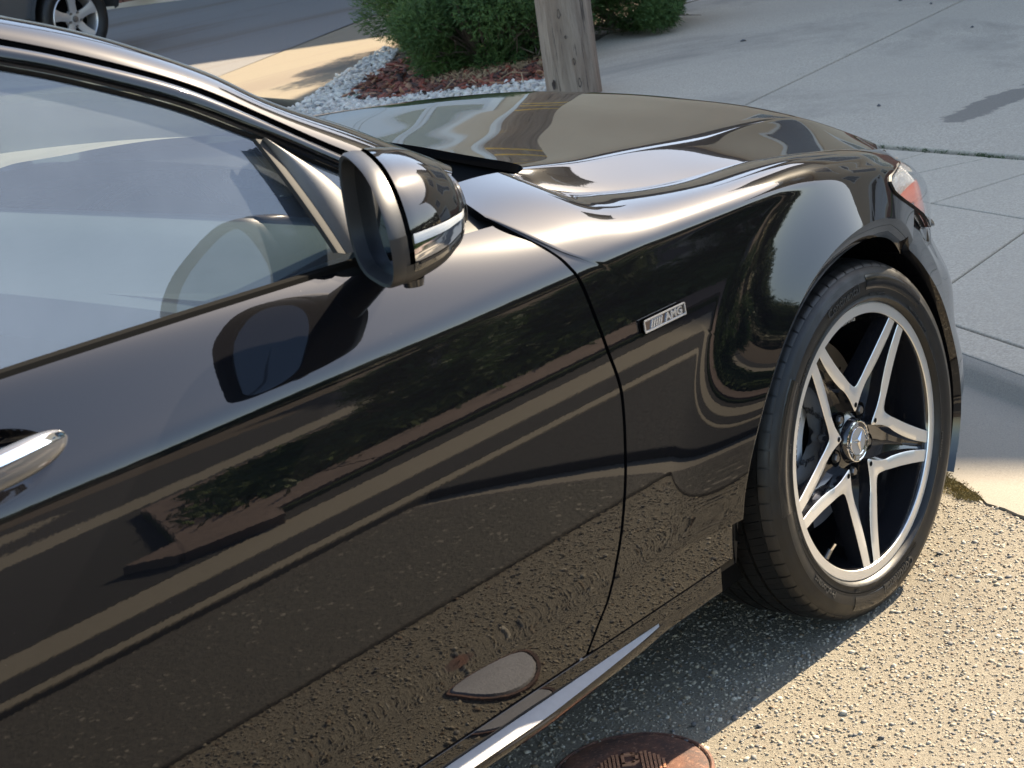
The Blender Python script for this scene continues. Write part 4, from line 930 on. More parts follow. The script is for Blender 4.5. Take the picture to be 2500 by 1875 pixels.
    for k in range(5):
        ax = base+R_(36)+k*R_(72); c = (.057*math.cos(ax), fy(.057)+.0165, .057*math.sin(ax)); mb = MB()
        mb.lathe([(.0, .0), (.0125, .0), (.0140, -.004), (.0150, -.0045)], 24, c=c, m=0); mb.build('lug_recess', M['dark'], rim)
    for k in range(5):
        ax = base+R_(36)+k*R_(72); mb = MB(); mb.lathe([(.0, -.004), (.0065, -.004), (.0085, -.001), (.0085, .006)], 6, c=(.057*math.cos(ax), fy(.057)+.0125, .057*math.sin(ax))); mb.build('lug_bolt', M['steel'], rim)
    # ---- centre cap
    mb = MB(); f0 = fy(.03)-.0015
    mb.lathe([(.0, f0), (.0238, f0-.0008)], 48, m=0); mb.lathe([(.0238, f0-.0012), (.0252, f0-.0018), (.0256, f0-.001)], 60, m=2); mb.lathe([(.0256, f0-.001), (.0335, f0-.0006)], 60, m=1); mb.lathe([(.0335, f0-.0008), (.0348, f0-.0014), (.0368, f0-.0006), (.0372, f0+.004)], 60, m=2)
    rot = R_(-168)
    for k in range(3):                                     # raised three-ray emblem
        a = R_(90)+rot+k*R_(120); d = np.array([math.cos(a), 0, math.sin(a)]); n = np.array([-math.sin(a), 0, math.cos(a)]); c = np.array([0, f0-.0008, 0])
        mb.add([c+d*.0225, c+d*.0036*.5+n*.0042, c+d*.0036*.5-n*.0042, c+np.array([0, -.0040, 0]), c+d*.0225+np.array([0, -.0006, 0])], [(0, 1, 3, 4), (0, 4, 3, 2)], m=2)
    for s, an in (('MERCEDES', R_(90)), ('BENZ', R_(270))):
        V, F = text_geo(s, .0078, .0003, .00015, 1.12); mb.add(bend(V, .0295, an+rot, f0-.0012), F, m=3)
    for an in (R_(178), R_(2)):
        for j in range(7):
            q = an+rot+(j-3)*R_(7.5); mb.box((.0295*math.cos(q), f0-.0012, .0295*math.sin(q)), (.0052, .0006, .0012), M=Matrix.Rotation(-q+(.6 if j % 2 else -.6), 3, 'Y'), m=3)
    mb.build('centre_cap', None, rim, mats=[M['alu_dull'], M['black_gloss'], M['chrome'], M['cap_letter']], sharp=25, fix=False)
    # maker's initials on the rim between two spokes
    V, F = text_geo('///AMG', .0135, .0003, .0002, 1.05); mb = MB(); mb.add(bend(V, .2175, R_(88), Y(-.8560)), F); mb.build('rim_lettering', M['alu'], rim, smooth=False, sharp=None)
    # ---- brake disc, caliper, valve
    mb = MB(); mb.lathe([(.07, Y(-.772)), (.078, Y(-.758)), (.172, Y(-.757)), (.1735, Y(-.754)), (.1735, Y(-.728)), (.078, Y(-.728))], 120, m=0)
    for k in range(60):
        a = k*R_(6)+.1; r = (.10, .125, .15)[k % 3]; q = np.linspace(0, 2*math.pi, 8, endpoint=False)
        mb.add([(r*math.cos(a)+.0032*math.cos(t), Y(-.7575), r*math.sin(a)+.0032*math.sin(t)) for t in q], [list(range(8))], m=1)
    mb.lathe([(.0, Y(-.80)), (.06, Y(-.80)), (.072, Y(-.772))], 40, m=2); mb.build('brake_disc', None, rim, mats=[M['steel'], M['dark'], M['dark']], sharp=30, fix=False)
    mb = MB(); a = np.linspace(R_(137), R_(203), 26); L = []
    for r, y in ((.100, -.745), (.104, -.792), (.112, -.812), (.165, -.8145), (.178, -.806), (.184, -.775), (.184, -.71)): L.append(np.stack([r*np.cos(a), 0*a+Y(y), r*np.sin(a)], 1))
    g = np.stack(L, 1); mb.grid(g, flip=False, m=0); mb.add(g[0], [list(range(7))], 0); mb.add(g[-1], [list(range(7))[::-1]], 0)
    V, F = text_geo('Mercedes-Benz', .0210, .0003, .0001); mb.add(bend(V, .140, R_(172), Y(-.8152)), F, m=1)
    mb.build('brake_caliper', None, rim, mats=[M['caliper'], M['print_dark']], sharp=40, fix=False)
    va = R_(-122); mb = MB(); d = np.array([math.cos(va), 0, math.sin(va)]); p = d*.207+np.array([0, Y(-.838), 0])
    mb.tube([p+d*.004, p-d*.012+np.array([0, -.006, 0])], [.0055, .0045], 10, m=0); mb.tube([p-d*.012+np.array([0, -.006, 0]), p-d*.024+np.array([0, -.012, 0])], .0042, 10, m=1); mb.build('valve_stem', None, rim, mats=[M['satin'], M['chrome']])
    return rim
M['cap_letter'] = simple('cap_letter', (.55, .55, .54), .3, .6)
M['caliper'] = simple('caliper_grey', (.80, .80, .80), .40, .2, nscale=25)
wheel = make_wheel(); wheel.parent = car; wheel.location = (0, -.7705, .3165); wheel.rotation_euler = (0, 0, R_(.3))
w2 = copy_tree(wheel, car); w2.location = (-2.76, -.7705, .3165)
for x in (0, -2.76):
    w3 = copy_tree(wheel, car); w3.location = (x, .7705, .3165); w3.rotation_euler = (0, 0, math.pi)

# ================================================================== mirror
f0 = px(800, 486, 1, -.93); fn = np.array([-.88, .475, 0]); fa = np.array([-.475, -.88, 0])       # face normal, outboard axis
fwd = np.array([.985, -.02, -.03])
def mir_loop(n=64, k=1.0, ka=1.0):
    t = np.linspace(0, 2*math.pi, n, endpoint=False); c, s = np.cos(t), np.sin(t); e = .62
    a = np.sign(c)*np.abs(c)**e*.092; z = np.sign(s)*np.abs(s)**e*.074
    z = z*(1-.10*(a/.09))-.10*(a+.0)+np.where(z > 0, -.024*np.clip(a/.09, 0, 1)**2, .006)
    z = z*1.0; a = np.where(a < 0, a*.92+.10*0*z, a)
    return a, z
a_, z_ = mir_loop(); C0 = np.array(f0)
def mir_ring(s, k, ka=None, zoff=0):
    ka = k if ka is None else ka
    A = a_*ka+(1-ka)*.012; Z = z_*k+zoff
    return C0+fwd*s+fa*A[:, None]+np.array([0, 0, 1])*Z[:, None]
dep = [(.000, 1.0), (.012, 1.02), (.030, 1.03), (.052, 1.0), (.075, .95), (.098, .86), (.118, .735), (.134, .58), (.146, .40), (.153, .20), (.1545, .02)]
rings = np.stack([mir_ring(s, k, k*.99, -.0*s) for s, k in dep])
dd = cspline([d[0] for d in dep], np.array([d[1] for d in dep]))
def shell(s0, s1, zlo, zhi, lift, n=24, half=None):
    """piece of the mirror shell between two depths, cut at heights zlo..zhi of the loop"""
    ss_ = np.linspace(s0, s1, n); return ss_
NQ = 40; sd = np.concatenate([np.linspace(0, .14, 26), np.linspace(.14, .1545, 14)[1:]]); kk_ = np.array([float(dd(s)) for s in sd])
full = np.stack([mir_ring(s, k, k) for s, k in zip(sd, kk_)])
def face_z(P): return P[..., 2]-C0[2]
mb = MB(); mb.grid(full[5:], cv=True, flip=True); mirror_part = mb.build('side_mirror', M['paint'], car)
mb = MB(); ring = full[:6].copy(); 
o1 = np.stack([mir_ring(s, k) for s, k in ((.020, 1.025), (.010, 1.045), (-.003, 1.04), (-.008, 1.01), (-.006, .965), (.004, .925), (.020, .90))]); mb.grid(o1, cv=True, flip=False); mb.build('mirror_shroud', M['black_plastic'], mirror_part, fix=True)
gl = mir_ring(.014, .915); mb = MB(); mb.add(np.vstack([gl, gl.mean(0)[None]]), [[i, (i+1) % 64, 64] for i in range(64)]); mb.build('mirror_glass', M['mirror'], mirror_part, smooth=False, sharp=None)
# lower shell in grained plastic, lamp strip above it, both 2 mm proud of the cap
def band(t0, t1, s0, s1, off, name, mat, par, n=26):
    tq = np.linspace(t0, t1, n); sq = np.linspace(s0, s1, n); P = np.zeros((n, n, 3)); ti = np.linspace(0, 2*math.pi, 64, endpoint=False)
    for i, s in enumerate(sq):
        k = float(dd(s))+off; R = mir_ring(s, k); Rw = np.vstack([R, R[:1]]); tw = np.append(ti, 2*math.pi)
        tt_ = np.mod(tq, 2*math.pi)
        P[i] = np.stack([np.interp(tt_, tw, Rw[:, c]) for c in range(3)], 1)
    mb = MB(); mb.grid(P); return mb.build(name, mat, par, fix=True)
band(R_(-168), R_(-20), .006, .128, .020, 'lower_shell', M['black_plastic'], mirror_part)
band(R_(-19), R_(14), .028, .1395, .018, 'turn_signal_bezel', M['chrome'], mirror_part)
band(R_(-6), R_(16), .026, .141, .040, 'turn_signal_lens', M['clear'], mirror_part)
band(R_(-4), R_(3), .030, .1385, .030, 'light_guide', simple('light_guide', (.75, .75, .74), .3), mirror_part)
band(R_(-30), R_(-19), .026, .136, .032, 'trim_band', M['black_gloss'], mirror_part)
mb = MB(); q = px(905, 560, 1, -.84); mb.tube([C0+fwd*.07-fa*.05+np.array([0, 0, -.03]), C0+fwd*.085-fa*.11+np.array([0, 0, -.05]), C0+fwd*.085-fa*.16+np.array([0, 0, -.055])], [.03, .026, .03], 14); mb.build('mirror_foot', M['black_plastic'], mirror_part)
mb = MB(); c = C0+fwd*.036+fa*.050+np.array([0, 0, -.070]); mb.lathe([(.0, -.006), (.012, -.005), (.014, .004)], 20, 'z', c); mb.build('puddle_lamp', M['black_gloss'], mirror_part)
# sail panel and window post
def tum(x, y, o): return np.array(on_tumble(x, y, o))
mb = MB(); A = np.array([tum(558, 303, .008), tum(742, 372, .008)]); Bq = np.array([tum(735, 547, .008), tum(790, 548, .008)]); t = np.linspace(0, 1, 20); 
Sp = np.zeros((20, 14, 3)); u = np.linspace(0, 1, 14)
for i, q in enumerate(t):
    l = tum(*(np.array((562, 304))*(1-q)+np.array((742, 549))*q+np.array((8, -4))*math.sin(q*math.pi)), .008); r = tum(*(np.array((566, 305))*(1-q)+np.array((826, 548))*q+np.array((28, -28))*math.sin(q*math.pi)), .008)
    Sp[i] = l[None]*(1-u)[:, None]+r[None]*u[:, None]+out[None]*(.010*4*u*(1-u))[:, None]
mb.grid(Sp); mb.build('sail_panel', simple('grained_plastic', (.07, .065, .06), .48, spec=1.0, nscale=200, bscale=1400, bstr=.35, bdist=.0004), front_door, fix=True)
mb = MB(); P = np.array([[tum(542+178*q+5*math.sin(q*3.14), 301+246*q, .010), tum(552+178*q+5*math.sin(q*3.14), 300+246*q, .014), tum(568+178*q+6*math.sin(q*3.14), 302+246*q, .013), tum(572+178*q+6*math.sin(q*3.14), 303+246*q, .006)] for q in np.linspace(0, 1, 20)]); mb.grid(P); mb.build('window_post', simple('post_plastic', (.012, .012, .012), .6, spec=.25, nscale=80), front_door, fix=True)

# ================================================================== handle, badge
mb = MB(); hx0, hx1 = -1.83, -1.597; xs = np.linspace(hx0, hx1, 40); L = []
for x in xs:
    s = (x-hx0)/(hx1-hx0); w = (max(1e-3, 1-abs(2*s-1)**4))**.5; yb = float(side([x], [13.4])[0][1]); 
    c = np.array([x, -.905-.016*math.sin(math.pi*min(1, s*1.02)), .879+.004*s]); t = np.linspace(0, 2*math.pi, 20, endpoint=False)
    L.append(np.stack([0*t+x, c[1]+.0125*w*np.cos(t)*np.where(np.cos(t) < 0, 1, .7), c[2]+.0205*w*np.sign(np.sin(t))*np.abs(np.sin(t))**.8], 1))
mb.grid(np.array(L), cv=True, flip=False); handle = mb.build('door_handle', M['chrome_dark'] if 'chrome_dark' in M else M['paint'], front_door, fix=True)
mb = MB(); L2 = np.array(L); mb.grid(L2[2:-1, 7:10]+np.array([0, -.0008, 0])); mb.build('handle_trim', M['chrome'], handle)
t = np.linspace(0, 2*math.pi, 60, endpoint=False); rgs = []; zl = side(np.full(300, -1.7), np.linspace(6, 15, 300), False); od = np.argsort(zl[:, 2])
for q, dpt in ((1.07, .0012), (1.0, .0012), (.93, -.006), (.8, -.018), (.5, -.030), (.02, -.033)):
    xx = -1.70+.117*q*np.cos(t); zz_ = .866+.036*q*np.sin(t); yy = np.interp(zz_, zl[od, 2], zl[od, 1]); rgs.append(np.stack([xx, yy-(dpt if q >= 1 else 0)*.4+(0 if q >= 1 else -dpt), zz_], 1))
mb = MB(); mb.grid(np.stack(rgs), cv=True); mb.build('handle_recess', M['paint'], front_door, fix=True)

pb = [px(*p, 1, -.8925) for p in ((1388, 690), (1478, 655), (1478, 683), (1390, 716))]; bc = np.array((pb[0]+pb[1]+pb[2]+pb[3])/4)
bx = np.array([1, 0, 0.0]); bz = np.array([0, .03, 1.0]); mb = MB()
def bpt(u, w, d): return bc+bx*u+bz*w+np.array([0, -1, 0])*d
Wd, Ht = .0515, .0095
for (u0, u1, w0, w1, d0, d1, m_) in ((-Wd, Wd, -Ht, Ht, -.004, .0012, 1), (-Wd, Wd, Ht-.0022, Ht, -.004, .0030, 0), (-Wd, Wd, -Ht, -Ht+.0022, -.004, .0030, 0), (-Wd, -Wd+.0024, -Ht, Ht, -.004, .0031, 0), (Wd-.0024, Wd, -Ht, Ht, -.004, .0031, 0)):
    mb.add([bpt(u, w, d) for d in (d0, d1) for u, w in ((u0, w0), (u1, w0), (u1, w1), (u0, w1))], [(0, 3, 2, 1), (4, 5, 6, 7), (0, 1, 5, 4), (1, 2, 6, 5), (2, 3, 7, 6), (3, 0, 4, 7)], m_)
for k in range(5):
    u = -.034+k*.0058; mb.add([bpt(u+du+w*.45, w, d) for d in (.0010, .0026) for du, w in ((0, -.0055), (.0036, -.0055), (.0036, .0055), (0, .0055))], [(4, 5, 6, 7), (0, 1, 5, 4), (1, 2, 6, 5), (2, 3, 7, 6), (3, 0, 4, 7)], 0)
V, F = text_geo('AMG', .0165, .0012, .0005, 1.05); mb.add([bpt(.022+v[0]*1.15, v[1], v[2]+.0016) for v in V], F, 0)
mb.build('wing_badge', None, front_wing, mats=[M['badge'], M['black_gloss']], smooth=False, sharp=None)

# ================================================================== headlamp and nose
LXV = []; x0, v0 = .40, 16.0
for q in ((1906, 323), (1909, 340), (1911, 362), (1917, 388), (1928, 410), (1946, 426), (1966, 441)): x0, v0 = px2side(*q, x0, v0); LXV.append((x0, v0))
LXV.append((.46, max(5.2, v0-1.2))); LXV = np.array(LXV); LXV = pchip(np.linspace(0, 1, len(LXV)), LXV)(np.linspace(0, 1, 30)[:, None].repeat(1, 1))[:, 0] if False else np.stack([pchip(np.linspace(0, 1, len(LXV)), LXV[:, c])(np.linspace(0, 1, 30)) for c in (0, 1)], 1)
Le = side(LXV[:, 0], LXV[:, 1])
def lamp_surface(depth):
    n1, n2 = 18, 12; P = np.zeros((30, n1+n2, 3)); vend = np.linspace(16.9, 5.6, 30)
    for j, q in enumerate(np.linspace(.012, 1, n1)):
        P[:, j] = side(LXV[:, 0]*(1-q)+.545*q, LXV[:, 1]*(1-q)+vend*q)+np.array([.0, -.004*math.sin(q*2.2), 0])*(1 if depth == 0 else 1)
    p0 = P[:, n1-1]; t0 = (P[:, n1-1]-P[:, n1-3])*3.0
    for j, q in enumerate(np.linspace(0, 1, n2+1)[1:]):
        end = np.stack([np.linspace(.60, .645, 30), np.full(30, -.50), p0[:, 2]*.95-.03], 1); m = p0+t0; P[:, n1+j] = (1-q)**2*p0+2*q*(1-q)*m+q*q*end
    P[:, :, 1] += depth; P[:, :, 0] -= depth*.7; return P
LP = lamp_surface(.0); mb = MB(); mb.grid(LP, flip=True); lamp = mb.build('headlamp', M['clear'], car)
LI = lamp_surface(.014); mb = MB(); mb.grid(LI, flip=True); mb.build('lamp_bowl', simple('lamp_reflector', (.70, .72, .75), .20, .75, bscale=26, bstr=.8, bdist=.014), lamp)
q0 = lamp_surface(0.0); hs = q0[29]; mb = MB(); mb.grid(np.stack([hs+np.array([0, .004, 0]), hs+np.array([0, .010, -.05]), hs+np.array([-.02, .04, -.12])], 1)); mb.build('lamp_shelf', M['dark'], lamp)
A_l = lamp_surface(.006)[21:29, 1:10]; mb = MB(); mb.grid(A_l, flip=True); mb.build('side_reflector', M['amber'], lamp)
mb = MB(); g = np.stack([Le+np.array([-.003, -.0012, .001]), Le+np.array([.001, -.0045, .000]), Le+np.array([.007, -.001, -.002]), Le+np.array([.007, .02, -.002])], 1); mb.grid(g, flip=True); mb.build('lamp_gasket', M['rubber_seal'], lamp, fix=True)
# grille and inner nose
mb = MB(); g = np.array([[(.755-.12*abs(y)**1.6, y, z) for z in np.linspace(.40, .575, 6)] for y in np.linspace(-.36, .36, 15)]); mb.grid(g, flip=True); mb.build('grille', M['black_gloss'], car)
for z in (.45, .50, .55):
    mb = MB(); mb.tube([(.775-.12*abs(y)**1.6, y, z) for y in np.linspace(-.35, .35, 15)], .009, 8); mb.build('grille_bar', M['satin'], car)
mb = MB(); g = np.array([[(.68-.6*max(0, abs(y)-.3)**1.3, y, z) for z in (.52, .58, .64)] for y in np.linspace(-.60, .60, 25)]); mb.grid(g, flip=True); mb.build('nose_panel', M['paint'], car)
# far-side twins
for o in (front_door, rear_door, quarter, front_wing, bumper, side_skirt, lamp, mirror_part, pillar):
    c = mirror_copy(o, car)
    for ch in list(o.children):
        if ch.name.split('.')[0] in ('wing_badge', 'handle_recess'): continue
        mirror_copy(ch, c)
# tail closing panels
mb = MB(); xs = np.linspace(-4.15, -3.05, 20); g = np.array([[(x, y*(.60+.0*x), .93+.02*(1-(y)**2)-.02*((x+3.4))**2) for y in np.linspace(-1, 1, 15)] for x in xs]); mb.grid(g); mb.build('boot_lid', M['paint'], car)
mb = MB(); g = np.array([[(-4.15-.06*(1-abs(y)**2), y*.80, z) for z in np.linspace(.25, .92, 6)] for y in np.linspace(-1, 1, 15)]); mb.grid(g, flip=False); mb.build('rear_panel', M['paint'], car)
# cowl: black plenum between bonnet and windscreen
hr = HOODP[0]; mb = MB(); mb.grid(np.stack([hr+np.array([.03, 0, -.012]), hr+np.array([-.03, 0, -.030]), hr+np.array([-.12, 0, -.035]), hr*np.array([1, .98, 1])+np.array([-.26, 0, .01])], 1)); mb.build('cowl', M['dark'], car, fix=True)
# ---- cabin
mb = MB(); mb.box((-.98, 0, .84), (.42, 1.36, .12)); 
g = np.array([[(-1.22+.40*s, y, .93-.05*abs(s-.6)+.03*math.exp(-((y-.37)/.22)**2)*(1-s)-.02*y*y) for s in np.linspace(0, 1, 10)] for y in np.linspace(-.70, .70, 40)]); mb.grid(g); mb.grid(g[:, 0][:, None]+np.array([[0, 0, 0], [-.03, 0, -.05], [-.01, 0, -.2]])[None]); mb.build('dashboard', M['interior'], car, fix=True)
for y, hh in ((-.37, 1), (.37, 1)):
    mb = MB(); sx = -2.05
    for (cx, cz, dx, dz, rot) in ((sx+.28, .50, .50, .16, 0), (sx-.06, .84, .15, .62, -.22), (sx-.17, 1.20, .10, .17, -.15)):
        V = []; nU, nV_ = 14, 18; P = np.zeros((nU, nV_, 3))
        for i, th in enumerate(np.linspace(0, math.pi, nU)):
            for j, ph in enumerate(np.linspace(0, 2*math.pi, nV_, endpoint=False)):
                p = np.array([np.sign(math.sin(th)*math.cos(ph))*abs(math.sin(th)*math.cos(ph))**.6*dx/2, np.sign(math.sin(th)*math.sin(ph))*abs(math.sin(th)*math.sin(ph))**.6*(.25 if dz != .17 else .13), np.sign(math.cos(th))*abs(math.cos(th))**.6*dz/2])
                P[i, j] = (cx+p[0]*math.cos(rot)+p[2]*math.sin(rot), y+p[1], cz-p[0]*math.sin(rot)+p[2]*math.cos(rot))
        mb.grid(P, cv=True)
    mb.build('seat', M['seat'], car, fix=True)
mb = MB(); a = np.linspace(0, 2*math.pi, 48); c = np.array([-1.32, .37, .93]); mb.tube([c+np.array([.06*math.cos(q)*1.2, .185*math.sin(q), .17*math.cos(q)]) for q in a], .016, 10); mb.tube([c+np.array([0, -.17, 0]), c+np.array([.03, 0, -.02]), c+np.array([0, .17, 0])], [.02, .05, .02], 10); mb.build('steering_wheel', M['black_plastic'], car)
mb = MB()
for y, r in ((.46, .055), (.28, .055), (.37, .035)):
    q = np.linspace(0, 2*math.pi, 32); mb.tube([(-1.20, y+r*math.cos(s), .915+r*math.sin(s)) for s in q], .005, 6)
mb.build('gauge_ring', M['cluster'], car)
mb = MB(); g = np.array([[(x, y, .25) for y in (-.76, .76)] for x in (-3.2, -.7)]); mb.grid(g); mb.build('cabin_floor', M['dark'], car)
mb = MB(); g = RP[:cut+1][:, 2:-2]-np.array([0, 0, .03]); mb.grid(g, flip=True); mb.build('headliner', M['interior_light'], car)

# ================================================================== HOUSES, PARKED PICKUP AND THE REST OF THE STREET (mostly seen mirrored in the paint)
HU, HV = np.array([.9135, .4067]), np.array([-.4067, .9135])      # house axes: into the plot, towards the left neighbour
M['stucco'] = simple('beige_stucco', (.62, .50, .37), .9, nscale=3, namt=.08, bscale=120, bstr=.4, bdist=.004)
M['stucco2'] = simple('pale_grey_siding', (.50, .50, .48), .85, nscale=3, namt=.06)
M['trim'] = simple('white_trim', (.72, .72, .70), .6); M['door'] = simple('garage_door_white', (.60, .61, .62), .55)
M['roof'] = simple('shingle_roof', (.10, .085, .075), .9, nscale=25, namt=.4, bscale=60, bstr=.6, bdist=.02); M['wglass'] = simple('window_glass', (.02, .025, .03), .05, coat=1)
M['brick'] = simple('red_brick', (.27, .10, .065), .85, nscale=18, namt=.35, bscale=80, bstr=.4, bdist=.004); M['brick2'] = simple('dark_brick', (.20, .085, .06), .85, nscale=18, namt=.35); M['mortar'] = simple('mortar', (.36, .33, .29), .95)
def house_pt(o, u, v, z): return (o[0]+HU[0]*u+HV[0]*v, o[1]+HU[1]*u+HV[1]*v, z)
def hbox(mb, o, u0, u1, v0, v1, z0, z1, m=0):
    V = [house_pt(o, u, v, z) for z in (z0, z1) for u, v in ((u0, v0), (u1, v0), (u1, v1), (u0, v1))]
    mb.add(V, [(0, 3, 2, 1), (4, 5, 6, 7), (0, 1, 5, 4), (1, 2, 6, 5), (2, 3, 7, 6), (3, 0, 4, 7)], m)
def gable(mb, o, u0, u1, v0, v1, ze, zr, along_v=True, th=.16):
    if along_v:
        um = (u0+u1)/2; sec = [(u0, ze), (um, zr), (u1, ze)]; V = [house_pt(o, u, v, z+d) for v in (v0, v1) for d in (0, th) for u, z in sec]
        F = [(0, 1, 7, 6), (1, 2, 8, 7), (3, 9, 10, 4), (4, 10, 11, 5), (0, 6, 9, 3), (2, 5, 11, 8), (0, 3, 4, 1), (1, 4, 5, 2), (6, 7, 10, 9), (7, 8, 11, 10)]
    else:
        vm = (v0+v1)/2; sec = [(v0, ze), (vm, zr), (v1, ze)]; V = [house_pt(o, u, v, z+d) for u in (u0, u1) for d in (0, th) for v, z in sec]
        F = [(0, 6, 7, 1), (1, 7, 8, 2), (3, 4, 10, 9), (4, 5, 11, 10), (0, 3, 9, 6), (2, 8, 11, 5), (0, 1, 4, 3), (1, 2, 5, 4), (6, 9, 10, 7), (7, 10, 11, 8)]
    mb.add(V, F)
def gable_fill(mb, o, u0, u1, v, ze, zr, t=.12):
    um = (u0+u1)/2; V = [house_pt(o, u, v+d, z) for d in (0, t) for u, z in ((u0, ze), (u1, ze), (um, zr))]; mb.add(V, [(0, 1, 2), (3, 5, 4), (0, 3, 4, 1), (1, 4, 5, 2), (2, 5, 3, 0)])
def window(parent, o, v0, v1, z0, z1, u=0., cols=2):
    fr = MB()
    for (a, b_, c_, d_) in ((v0-.08, v1+.08, z1, z1+.09), (v0-.08, v1+.08, z0-.09, z0), (v0-.08, v0, z0, z1), (v1, v1+.08, z0, z1)): hbox(fr, o, u-.06, u+.02, a, b_, c_, d_)
    for k in range(1, cols): hbox(fr, o, u-.045, u+.01, v0+(v1-v0)*k/cols-.02, v0+(v1-v0)*k/cols+.02, z0, z1)
    f = fr.build('window', M['trim'], parent, smooth=False)
    for k in range(cols):
        p = MB(); a = v0+(v1-v0)*k/cols+.022; b_ = v0+(v1-v0)*(k+1)/cols-.022; hbox(p, o, u-.02, u-.012, a, b_, z0+.002, z1-.002); p.build('pane', M['wglass'], f, smooth=False)
def garage(parent, o, v0, v1, u=0., h=2.15, cols=8):
    fr = MB()
    for (a, b_, c_, d_) in ((v0-.14, v1+.14, h, h+.16), (v0-.14, v0, 0, h), (v1, v1+.14, 0, h)): hbox(fr, o, u-.05, u+.03, a, b_, c_, d_)
    gd = fr.build('garage_door', M['trim'], parent, smooth=False)
    for i in range(4):
        for k in range(cols):
            z0, z1 = .02+i*(h-.02)/4, .02+(i+1)*(h-.02)/4-.012; a = v0+(v1-v0)*k/cols+.006; b_ = v0+(v1-v0)*(k+1)/cols-.006; p = MB()
            if i == 3: 
                hbox(p, o, u-.012, u+.02, a, b_, z0, z0+.09); hbox(p, o, u-.012, u+.02, a, b_, z1-.08, z1); hbox(p, o, u-.012, u+.02, a, a+.07, z0+.09, z1-.08); hbox(p, o, u-.012, u+.02, b_-.07, b_, z0+.09, z1-.08); q = p.build('door_panel', M['door'], gd, smooth=False); w = MB(); hbox(w, o, u+.0, u+.006, a+.072, b_-.072, z0+.092, z1-.082); w.build('pane', M['wglass'], gd, smooth=False)
            else:
                hbox(p, o, u-.012, u+.02, a, b_, z0, z1); hbox(p, o, u-.026, u-.014, a+.09, b_-.09, z0+.09, z1-.09); p.build('door_panel', M['door'], gd, smooth=False)
def brick_skirt(parent, o, v0, v1, u, h, nmax=220):
    mb = MB(); hbox(mb, o, u-.055, u-.002, v0, v1, 0, h); base = mb.build('brick_wainscot', M['mortar'], parent, smooth=False)
    rows = 8; bh = h/rows; bl = .42; n = 0; r = np.random.default_rng(int(abs(v0*10))); stuff = MB()
    for i in range(rows):
        x = v0+(bl/2 if i % 2 else 0)*0-(bl/2 if i % 2 else 0)
        while x < v1-.02:
            a, b_ = max(x+.008, v0), min(x+bl-.008, v1); x += bl
            if b_-a < .03: continue
            m_ = MB() if n < nmax else stuff; q = r.uniform(0, .006); hbox(m_, o, u-.075-q, u-.057, a, b_, i*bh+.006, (i+1)*bh-.006)
            if n < nmax: m_.build('brick', M['brick'] if r.random() < .65 else M['brick2'], base, smooth=False)
            n += 1
    if stuff.n: k = stuff.build('brick', M['brick'], base, smooth=False); k['kind'] = 'stuff'
# --- left neighbour: pale house with a white garage door
OA = np.array([18.0, 5.43])
hA = tag(empty('house'), 'beige house with white panelled garage door, mirrored in the bonnet left of the pole', 'house')
mb = MB(); hbox(mb, OA, 0, 11, 0, 20, -.1, 5.9); mb.build('wall', M['stucco'], hA, smooth=False)
mb = MB(); gable(mb, OA, -.45, 11.4, -.35, 20.4, 5.85, 8.6, False); r_ = mb.build('roof', M['roof'], hA, smooth=False)
garage(hA, OA, 8.0, 14.8, -.004, 3.2, 8); window(hA, OA, 1.8, 3.6, 3.6, 4.9, -.006, 2); window(hA, OA, 9.8, 13.4, 3.9, 5.2, -.006, 4)
brick_skirt(hA, OA, .0, 7.0, 0, 1.0, 110)
mb = MB(); p0 = house_pt(OA, -.08, 7.5, 0); mb.tube([(p0[0], p0[1], .1), (p0[0], p0[1], 5.85)], .09, 10); mb.build('downpipe', M['trim'], hA)
# --- the house ahead: beige stucco, brick wainscot, walls raised and left wing added for their shade
OB = np.array([10.1, 3.8])
hB = tag(empty('house'), 'beige stucco house with red brick base, mirrored in the bonnet right of the pole', 'house')
mb = MB(); hbox(mb, OB, .6, 4.0, -3.4, .0, -.1, 5.75); hbox(mb, OB, 0, 10, -13.2, -3.4, -.1, 8.2); mb.build('wall', M['stucco'], hB, smooth=False)
mb = MB(); gable(mb, OB, -.5, 10.5, -13.6, -3.0, 8.15, 10.6, True); gable_fill(mb, OB, 0, 10, -3.4, 8.1, 10.45); mb.build('roof', M['roof'], hB, smooth=False)
mb = MB(); hbox(mb, OB, .1, 4.3, -3.4, .45, 5.70, 5.88); mb.build('shade_wing_roof', M['roof'], hB, smooth=False)
for v0, v1 in ((-3.3, -.1),): window(hB, OB, -2.6, -1.0, 1.2, 2.5, .594, 3)
window(hB, OB, -6.6, -4.6, 3.9, 5.2, -.006, 3); window(hB, OB, -11.6, -9.6, 3.9, 5.2, -.006, 3); window(hB, OB, -6.4, -4.8, 1.2, 2.6, -.006, 2); window(hB, OB, -6.6, -4.6, 6.2, 7.4, -.006, 3); window(hB, OB, -2.8, -.8, 3.7, 4.9, .594, 2)
brick_skirt(hB, OB, -3.35, 0, .6, .95, 90); brick_skirt(hB, OB, -7.6, -3.5, 0, .95, 120)
mb = MB(); p0 = house_pt(OB, -.06, -3.62, 0); mb.tube([(p0[0], p0[1], .1), (p0[0], p0[1], 8.1)], .05, 10); mb.build('downpipe', M['trim'], hB)
garage(hB, OB, -12.8, -8.0, -.006, 2.3, 8)
mb = MB(); hbox(mb, OB, -.6, .2, -13.7, -2.9, 8.12, 8.26); mb.build('eave_gutter', M['trim'], hB, smooth=False)
